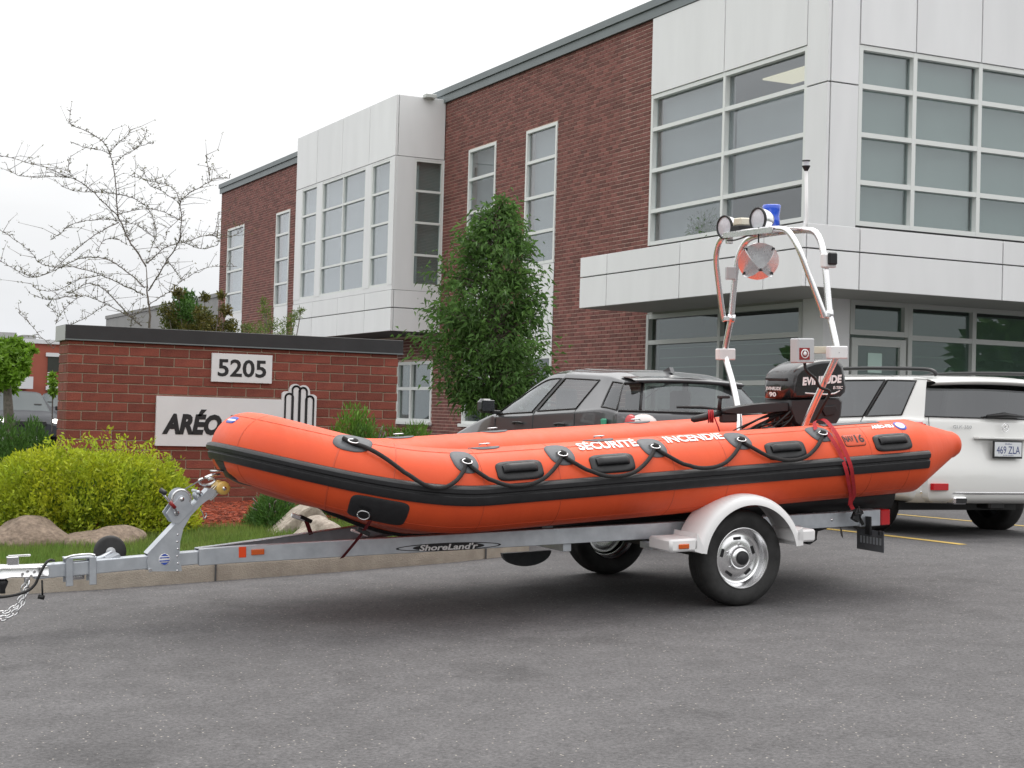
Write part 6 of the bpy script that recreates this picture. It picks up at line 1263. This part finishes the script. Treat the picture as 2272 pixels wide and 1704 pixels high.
# --- green tree in front of the brick wall
def green_tree():
    b = at(1092, 905, D=20.5); b[2] = lawn_z(6.2, 18.0)-.1
    t = thing('leafy_tree', 'young leafy green tree before the brick wall of the office building', 'tree', tuple(b)); OFF[t.name] = Vector(b)
    top = at(1092, 438, D=20.5)[2]; zb = at(1092, 905, D=20.5)[2]; ppm = F_PX/20.5
    # half width of the crown by height, left and right of the stem, read off the outline
    hz = np.array([915, 880, 840, 800, 760, 720, 680, 640, 600, 560, 520, 480, 445]); wl = np.array([20, 80, 135, 172, 178, 172, 166, 160, 142, 120, 92, 60, 14])/ppm; wr = np.array([25, 70, 118, 138, 138, 128, 118, 112, 102, 90, 74, 52, 14])/ppm
    zz = np.array([at(1092, y, D=20.5)[2] for y in hz]); o = np.argsort(zz); zz, wl, wr = zz[o], wl[o], wr[o]
    m = MB(); m.tube([(b[0], b[1], b[2]), (b[0]+.01, b[1], zb), (b[0]-.02, b[1]+.02, zb+1.2), (b[0], b[1], top-.3)], [.055, .045, .032, .008], 10); m.build('trunk', MT['bark'], t)
    CC, DD = [], []; m = MB(); rt = Vector(_r)
    for k in range(230):
        z = zb+.02+(top-zb-.10)*random.random()**1.08; a = random.uniform(0, 2*pi); l_ = np.interp(z, zz, wl); r_ = np.interp(z, zz, wr); wx = cos(a); rad = (l_ if wx < 0 else r_)*random.uniform(.5, 1.1); dep = (l_+r_)*.5
        e = np.array([b[0], b[1], z])+_r*wx*rad+np.array([_f[0], _f[1], 0])*sin(a)*dep*random.uniform(.5, 1.0); z0 = z-random.uniform(.25, .6)*rad-.05
        p0 = np.array([b[0], b[1], max(z0, zb-.1)]); mid = p0*.45+e*.55+np.array([0, 0, .06]); pts = catmull([p0, mid, e], 5); m.tube(pts, list(np.linspace(.016, .004, len(pts))), 5)
        n = random.randint(45, 95)
        q = RNG.uniform(.42, 1.05, n)[:, None]; base = p0*(1-q)**2+2*mid*q*(1-q)+e*q*q
        sp = RNG.normal(size=(n, 3))*np.array([.085, .085, .075]); CC.append(base+sp); d = (e-p0)/np.linalg.norm(e-p0); DD.append(rnd_dir(n)*.9+d*.6+np.array([0, 0, -.25]))
    m.build('limb', MT['bark'], t, 'stuff'); C = np.concatenate(CC); D = np.concatenate(DD); n = len(C)
    add_leaves(t, 'crown', C, D, RNG.uniform(.05, .125, n), RNG.uniform(.018, .042, n), 'leaf_tree', droop=.3)
green_tree()
# --- bare tree behind the sign: limbs followed branch by branch
def bare_tree():
    DT = 18.4
    def q(zx, zy, d=0.0): return at(zx/2.963, 220+zy/2.963, D=DT+d)
    base = q(985, 1520); base[2] = .40; t = thing('bare_tree', 'leafless small tree with spreading grey branches behind the brick sign', 'tree', tuple(base)); OFF[t.name] = Vector(base)
    LM = [([(985, 1520), (985, 1400), (968, 1280), (968, 1190), (960, 1100)], 17, None),
     ([(960, 1100), (900, 1000), (850, 930), (800, 820), (775, 770), (765, 640), (750, 470), (730, 380), (700, 310), (650, 255), (570, 210), (480, 175), (455, 140), (465, 60)], 12, .5),
     ([(775, 770), (690, 690), (600, 600), (520, 540), (440, 510), (330, 460), (190, 420), (70, 385), (0, 375)], 8, -.6), ([(440, 515), (350, 510), (240, 515), (120, 500), (50, 460)], 4, .4), ([(760, 625), (680, 615), (560, 610), (480, 600), (400, 570)], 4, .5),
     ([(770, 625), (850, 640), (930, 680), (980, 730), (1010, 790), (1030, 880), (1000, 960), (962, 1080)], 6, .5), ([(770, 800), (700, 790), (600, 795), (520, 810), (440, 840), (400, 880), (330, 925)], 5, .6), ([(780, 810), (700, 850), (600, 910), (500, 990), (420, 1060), (330, 1130), (230, 1170), (120, 1130), (0, 1060)], 7, -.7),
     ([(790, 800), (880, 820), (950, 860), (1010, 910)], 4, .4), ([(720, 360), (650, 330), (560, 320), (480, 285)], 3, -.3), ([(720, 340), (770, 290), (830, 245), (855, 200)], 4, .3), ([(755, 430), (810, 375), (880, 335), (940, 265), (965, 200)], 5, -.3), ([(880, 335), (950, 300), (1010, 290)], 3, .2), ([(460, 500), (450, 440), (465, 370)], 4, .2),
     ([(965, 1080), (1010, 1040), (1080, 980), (1170, 950), (1250, 930), (1330, 900), (1400, 900), (1450, 915), (1530, 900), (1590, 870)], 8, .7), ([(975, 1260), (1040, 1160), (1100, 1060), (1160, 970), (1185, 900), (1195, 780), (1185, 680), (1240, 620), (1300, 590), (1380, 540), (1450, 520), (1510, 520)], 10, -.5),
     ([(1185, 680), (1150, 600), (1090, 560), (1010, 545), (950, 530), (850, 500)], 5, .4), ([(1185, 690), (1120, 640), (1040, 590), (980, 560), (940, 450)], 4, -.3), ([(1380, 530), (1370, 450), (1350, 370)], 3, .2), ([(1195, 800), (1120, 760), (1040, 730), (960, 720), (860, 735), (790, 750)], 5, .4), ([(1180, 930), (1250, 960), (1330, 985), (1430, 960)], 4, .3), ([(1430, 940), (1425, 830), (1440, 740)], 3, .2),
     ([(950, 1240), (880, 1170), (800, 1110), (720, 1060), (620, 1040), (520, 1050), (420, 1095), (330, 1140), (200, 1175), (120, 1140)], 9, .5), ([(940, 1290), (880, 1255), (800, 1220), (700, 1170), (600, 1130), (480, 1105), (330, 1100), (250, 1070), (210, 1010), (120, 940), (0, 860)], 8, -.8),
     ([(930, 1490), (860, 1430), (780, 1350), (720, 1280), (650, 1230), (560, 1215), (480, 1270), (430, 1270)], 10, .3), ([(870, 1440), (760, 1380), (640, 1320), (540, 1290), (440, 1300), (330, 1320), (250, 1300)], 6, -.4), ([(700, 1350), (620, 1400), (540, 1450), (440, 1490)], 5, -.3), ([(660, 1160), (560, 1175), (480, 1200), (380, 1255), (260, 1255), (200, 1210)], 5, .5),
     ([(985, 1350), (1040, 1310), (1090, 1280), (1150, 1230), (1220, 1180), (1320, 1120), (1440, 1100), (1560, 1100)], 6, .4), ([(540, 1290), (460, 1340), (400, 1410), (365, 1480)], 4, -.2), ([(300, 1350), (380, 1410)], 3, .1), ([(1190, 780), (1100, 860), (1090, 920), (1030, 980)], 4, -.3), ([(830, 780), (830, 860), (850, 930)], 4, .2), ([(640, 1010), (680, 930), (760, 920), (840, 960)], 4, .3), ([(120, 1400), (190, 1470), (270, 1560), (350, 1640)], 4, -.3), ([(1100, 1060), (1160, 1140), (1190, 1190)], 4, .3), ([(860, 1500), (880, 1430), (960, 1370)], 5, -.2)]
    done = []; buds = []; bd = []
    for li, (pts, w, dd) in enumerate(LM):
        d0 = 0.0
        if done:
            z0 = np.array(pts[0]); al = np.array([p for p, _ in done]); i = np.argmin(((al-z0)**2).sum(1)); d0 = done[i][1]
            if ((al[i]-z0)**2).sum() > 60**2:          # joined at its far end instead
                z1 = np.array(pts[-1]); j = np.argmin(((al-z1)**2).sum(1)); 
                if ((al[j]-z1)**2).sum() < 60**2: pts = pts[::-1]; d0 = done[j][1]
        P2 = catmull([(x, y, 0) for x, y in pts], 4); n = len(P2); dl = [d0+(dd or 0)*(i/(n-1)) for i in range(n)]
        W3 = [q(p[0], p[1], e)+(RNG.normal(size=3)*.003 if 0 < i < n-1 else 0) for i, (p, e) in enumerate(zip(P2, dl))]
        for p, e in zip(P2, dl): done.append(((p[0], p[1]), e))
        px = w/2.963*.75; r0 = px/F_PX*DT/2*1.35; m = MB(); m.tube(W3, [max(.0030, r0*(1-.74*i/(n-1))) for i in range(n)], 6 if li else 10); m.build('trunk' if li == 0 else 'branch', MT['bark' if li == 0 else 'twig'], t)
        if li:
            for i in range(1, n):
                for _ in range(2 if random.random() < .85 else 1):
                    c = np.array(W3[i])+(np.array(W3[i-1])-np.array(W3[i]))*random.random(); v = RNG.normal(size=3); v /= np.linalg.norm(v); v[2] = abs(v[2])*.8+v[2]*.2; l_ = random.uniform(.015, .06) if random.random() < .9 else random.uniform(.08, .22); bd.append((c, c+v*l_, (.0030 if l_ < .07 else .0022))); 
                    if random.random() < .7: buds.append((c+v*l_*.8, v))
    src = [d for d in bd]
    for a, b_, r in random.sample(src, 300):           # fine side twigs
        v = b_-a; v = v/np.linalg.norm(v); l_ = random.uniform(.10, .38); v2 = v+RNG.normal(size=3)*.35; p1_, p2_ = a+v*l_*.5, a+(v+v2)*l_*.5; bd.append((a, p1_, .0026)); bd.append((p1_, p2_, .0019)); buds.append((p2_, v2)); buds.append((p1_, v))
    m = MB()
    for a, b_, r in bd: m.tube([a, b_], [r*1.4, r*.7], 4, caps=False)
    m.build('spur_twigs', MT['twig'], t, 'stuff')
    C = np.array([b_[0] for b_ in buds]); C = np.repeat(C, 3, 0)+RNG.normal(size=(len(C)*3, 3))*.008; add_leaves(t, 'leaf_buds', C, rnd_dir(len(C), .3), RNG.uniform(.012, .03, len(C)), .010, 'leaf_red')
bare_tree()
# --- shrubs
def dome(n, c, rx, ry, h, shell=.55, lump=.12, seed=1, box=1.0):
    """points in a lumpy half-ellipsoid, denser towards its skin; returns points and outward directions"""
    rg_ = np.random.default_rng(seed); d = rg_.normal(size=(n, 3)); d[:, 2] = np.abs(d[:, 2]); d /= np.linalg.norm(d, axis=1, keepdims=True)
    k = rg_.normal(size=(7, 3)); k /= np.linalg.norm(k, axis=1, keepdims=True); ph = rg_.uniform(0, 6, 7); lum = sum(np.sin(4.5*(d@k[i])+ph[i]) for i in range(7))/7
    r = (shell+(1-shell)*rg_.random(n)**.6)*(1+lump*lum*2.2); d = np.sign(d)*np.abs(d)**box; P = d*r[:, None]*np.array([rx, ry, h])+np.array(c); return P, d
def shrub(name, label, c, rx, ry, h, n, ln, wd, mt, up=.5, mt2=None, n2=0, lump=.12, seed=1, stems=14, shell=.55, group=None, box=1.0):
    t = thing(name, label, 'shrub', c, group=group); OFF[t.name] = Vector(c); m = MB()
    for k in range(stems):
        a = random.uniform(0, 6.3); e = np.array(c)+np.array([cos(a)*rx*.7, sin(a)*ry*.7, h*random.uniform(.5, .9)]); m.tube(catmull([c, np.array(c)*.5+e*.5+np.array([0, 0, .1*h]), e], 4), [.012]+[.008]*4+[.004]*4 if False else .006, 5)
    m.build('stems', MT['twig'], t, 'stuff')
    P, d = dome(n, c, rx, ry, h, shell, lump, seed, box); add_leaves(t, 'foliage', P, d*.7+RNG.normal(size=(n, 3))*.6+np.array([0, 0, up]), RNG.uniform(ln*.7, ln*1.3, n), RNG.uniform(wd*.7, wd*1.3, n), mt)
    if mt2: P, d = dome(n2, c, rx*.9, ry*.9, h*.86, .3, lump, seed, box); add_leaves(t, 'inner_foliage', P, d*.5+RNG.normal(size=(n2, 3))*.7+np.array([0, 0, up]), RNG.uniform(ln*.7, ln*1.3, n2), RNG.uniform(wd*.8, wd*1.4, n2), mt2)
    return t
def on_lawn(px, py, D): p = at(px, py, D=D); return (p[0], p[1], lawn_z(p[0], p[1]))
pxm = lambda px, D: px/F_PX*D
c = on_lawn(196, 1150, 13.9); h_ = at(190, 985, D=13.9)[2]-c[2]
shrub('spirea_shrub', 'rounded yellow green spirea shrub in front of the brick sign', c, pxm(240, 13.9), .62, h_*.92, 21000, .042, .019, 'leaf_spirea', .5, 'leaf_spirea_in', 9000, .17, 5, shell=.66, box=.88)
SP = bpy.data.objects['spirea_shrub']; n = 6000; k_ = 300; P, d = dome(k_, c, pxm(236, 13.9), .62, h_*.90, .92, .17, 5, .88); B = np.repeat(P, n//k_, 0); dd = np.repeat(d*.4+np.array([0, 0, .9])+RNG.normal(size=d.shape)*.25, n//k_, 0); C = B+dd*RNG.uniform(-.04, .10, len(B))[:, None]+RNG.normal(size=B.shape)*.012; add_leaves(SP, 'shoots', C, dd*.5+RNG.normal(size=C.shape)*.6, RNG.uniform(.03, .055, len(C)), .017, 'leaf_spirea')
for i, (px, py, D, w, hh, n) in enumerate(((20, 1000, 16.2, 75, 55, 5200), (88, 1000, 16.6, 55, 62, 4200))):
    c = on_lawn(px, py, D); shrub('juniper_shrub', ['low dark juniper between the spirea shrub and the parked street cars', 'dark green feathery juniper touching the left end of the brick sign'][i], c, pxm(w, D), .45, at(px, py-hh+20, D=D)[2]-c[2], n*2, .06, .013, 'leaf_juniper', 1.2, None, 0, .22, 20+i, shell=.3, group='junipers at the end of the brick sign')
c = on_lawn(600, 1175, 14.4); shrub('juniper_shrub', 'low dark green juniper on the mulch under the boat bow', c, pxm(62, 14.4), .4, .30, 4200, .06, .009, 'leaf_juniper', .7, None, 0, .2, 31, shell=.3)
for i, (px, D, w, top, n) in enumerate(((795, 15.2, 85, 915, 9000), (895, 15.6, 80, 938, 7500))):
    c = on_lawn(px, 1040, D); shrub('juniper_shrub', ['tall bright green juniper with upright sprays before the right end of the sign', 'low bright green juniper between the brick sign and the leafy tree'][i], c, pxm(w, D), .4, at(px, top, D=D)[2]-c[2], n, .07, .013, 'leaf_juniper2', 1.1, 'leaf_juniper', 3500, .2, 41+i, shell=.35, group='junipers at the right end of the brick sign')
def cloud_shrub(name, label, pts, D, n, ln, wd, mt, spread, seed, up=.2, group=None, trunk=True, cat='shrub'):
    """pts: clump centres (px, py, radius px)"""
    rg_ = np.random.default_rng(seed); x0 = np.mean([p[0] for p in pts]); b = at(x0, 900, D=D); b[2] = lawn_z(min(b[0], 6.2), 20)-.05; t = thing(name, label, cat, tuple(b), group=group); OFF[t.name] = Vector(b)
    m = MB(); C = []; tot = sum(p[2]**1.3 for p in pts)
    for (px, py, r) in pts:
        c = at(px, py, D=D+rg_.uniform(-.5, .5)); R = pxm(r, D); k = int(n*r**1.3/tot); v = rg_.normal(size=(k, 3)); v /= np.linalg.norm(v, axis=1, keepdims=True); C.append(c+v*(rg_.random(k)**.5)[:, None]*R*np.array([1, 1, .9])); pp = catmull([b+np.array([0, 0, .2]), (b+c)/2+np.array([0, 0, .15]), c], 5); m.tube(pp, list(np.linspace(.016, .004, len(pp))), 5) if trunk else None
    if not trunk: e_ = at(x0-14, 800, D=D); m.tube([b, (b+e_)/2, e_], [.11, .09, .05], 8)
    m.build('branches', MT['twig'], t, 'stuff'); C = np.concatenate(C); add_leaves(t, 'foliage', C, rnd_dir(len(C), up), RNG.uniform(ln*.6, ln*1.3, len(C)), RNG.uniform(wd*.7, wd*1.3, len(C)), mt); return t
cloud_shrub('evergreen_shrub', 'deep green evergreen rising behind the coping of the brick sign', [(410, 665, 26), (418, 690, 30), (400, 720, 34), (440, 715, 28)], 19.4, 2600, .06, .018, 'leaf_juniper', 1, 61, .8)
cloud_shrub('barberry_shrub', 'reddish green leafy shrub showing above the coping of the brick sign', [(372, 690, 24), (385, 720, 30), (450, 700, 24), (470, 725, 30), (430, 735, 34), (500, 690, 16), (510, 725, 20), (455, 660, 12), (490, 655, 10), (395, 650, 14)], 18.9, 3600, .045, .02, 'leaf_red', 1, 62)
cloud_shrub('larch_shrub', 'thin yellow green larch sprays above the brick sign before the white bay', [(590, 690, 16), (600, 720, 24), (575, 735, 26), (640, 720, 20), (655, 700, 14), (630, 745, 26), (548, 730, 18), (585, 670, 10), (668, 690, 8)], 18.6, 1700, .05, .010, 'leaf_larch', 1, 63)
cloud_shrub('street_tree', 'light green leafy tree standing before the distant brick building', [(8, 768, 20), (34, 764, 18), (60, 772, 9), (72, 778, 6), (18, 790, 26), (48, 790, 16), (-5, 810, 30), (28, 812, 22), (52, 806, 12), (10, 838, 26), (38, 834, 16), (-20, 780, 30), (56, 826, 8), (22, 858, 18), (-12, 850, 26)], 30, 5200, .12, .05, 'leaf_light', 1, 64, 0, cat='tree', trunk=False)
cloud_shrub('street_shrub', 'narrow green shrub between the distant brick building and the sign', [(117, 850, 9), (118, 870, 10), (116, 835, 7)], 40, 500, .12, .05, 'leaf_light', 1, 65)
# --- pot plant behind the upper window
pc_ = at(1558, 548, X=XF+.10); t = thing('potted_plant', 'leafy pot plant standing behind the upper corner window', 'plant', tuple(pc_)); OFF[t.name] = Vector(pc_)
m = MB(); m.lathe([(0, 0), (.05, 0), (.07, .12), (.06, .12), (0, .10)], tuple(pc_), 'z', 16); m.build('pot', MT['pot'], t)
n = 800; P = pc_+np.array([0, 0, .18])+RNG.normal(size=(n, 3))*np.array([.02, .20, .15]); add_leaves(t, 'foliage', P, (P-pc_+RNG.normal(size=(n, 3))*.2)*np.array([.15, 1, 1]), RNG.uniform(.06, .15, n), .022, 'leaf_juniper', droop=.3)
# --- boulders
def boulder(label, c, rx, ry, rz, seed, mt='rock', flat=.0, pts=26):
    rg_ = np.random.default_rng(seed); k = rg_.normal(size=(9, 3)); ph = rg_.uniform(0, 6, 9); am = rg_.uniform(.03, .10, 9); m = MB(); rws = []
    for i in range(pts+1):
        a = pi*i/pts; r = []
        for j in range(pts*2):
            w = 2*pi*j/(pts*2); d = np.array([sin(a)*cos(w), sin(a)*sin(w), cos(a)]); s_ = 1+sum(am[q]*sin(2.2*(d@k[q])+ph[q]) for q in range(9))+.02*sin(13*d[0]+7*d[1]+3); r.append((c[0]+d[0]*rx*s_, c[1]+d[1]*ry*s_, c[2]+d[2]*rz*s_))
        rws.append(r)
    m.grid(rws, closeu=True); o = m.build('boulder', MT[mt]); props(o, label, 'boulder'); return o
def lw(px, py, D, dz=0.0): p = on_lawn(px, py, D); return (p[0], p[1], p[2]+dz)
boulder('big rough brown boulder at the left foot of the spirea shrub', lw(40, 1190, 13.15, .02), pxm(112, 13.2), .34, .20, 3)
boulder('flat brown boulder under the right side of the spirea shrub', lw(250, 1195, 13.2, -.03), pxm(92, 13.2), .25, .14, 4)
boulder('speckled grey boulder on the lawn behind the bow strap', lw(712, 1185, 13.5, .02), pxm(58, 13.5), .22, .17, 5, 'rock2')
p = lw(655, 1180, 14.0); m = MB(); a0 = np.array(p)
m.prism([(-.30, -.05), (.28, -.05), (.26, .13), (.14, .26), (.02, .20), (-.16, .04)], lambda u, v, w: (a0[0]+u, a0[1]+w, a0[2]+v), -.12, .18); o = m.build('stone_slab', MT['rock2'], bevel=.02); props(o, 'pale pointed stone slab standing behind the speckled boulder', 'stone')
# --- woodland on the far side of the street, behind the viewpoint; it shows only as reflections
rg_ = np.random.default_rng(77); CC = []; DD = []
for k in range(60):
    a = radians(rg_.uniform(95, 345)); R = rg_.uniform(42, 62); c = np.array([sin(a)*R, cos(a)*R, 0]); h = rg_.uniform(5, 9); n = 1100; v = rg_.normal(size=(n, 3)); v /= np.linalg.norm(v, axis=1, keepdims=True); CC.append(c+v*np.array([3.2, 3.2, h*.48])*rg_.uniform(.6, 1.05, n)[:, None]+np.array([0, 0, h*.5])); DD.append(v)
C = np.concatenate(CC); me = leaf_mesh('woodland', C, np.concatenate(DD)+RNG.normal(size=C.shape)*.5, RNG.uniform(.45, .9, len(C)), RNG.uniform(.35, .7, len(C)), 'leaf_tree'); o = link('woodland', me, None, 'stuff'); props(o, 'belt of dark green trees across the street mirrored in the windows', 'trees', kind='stuff')
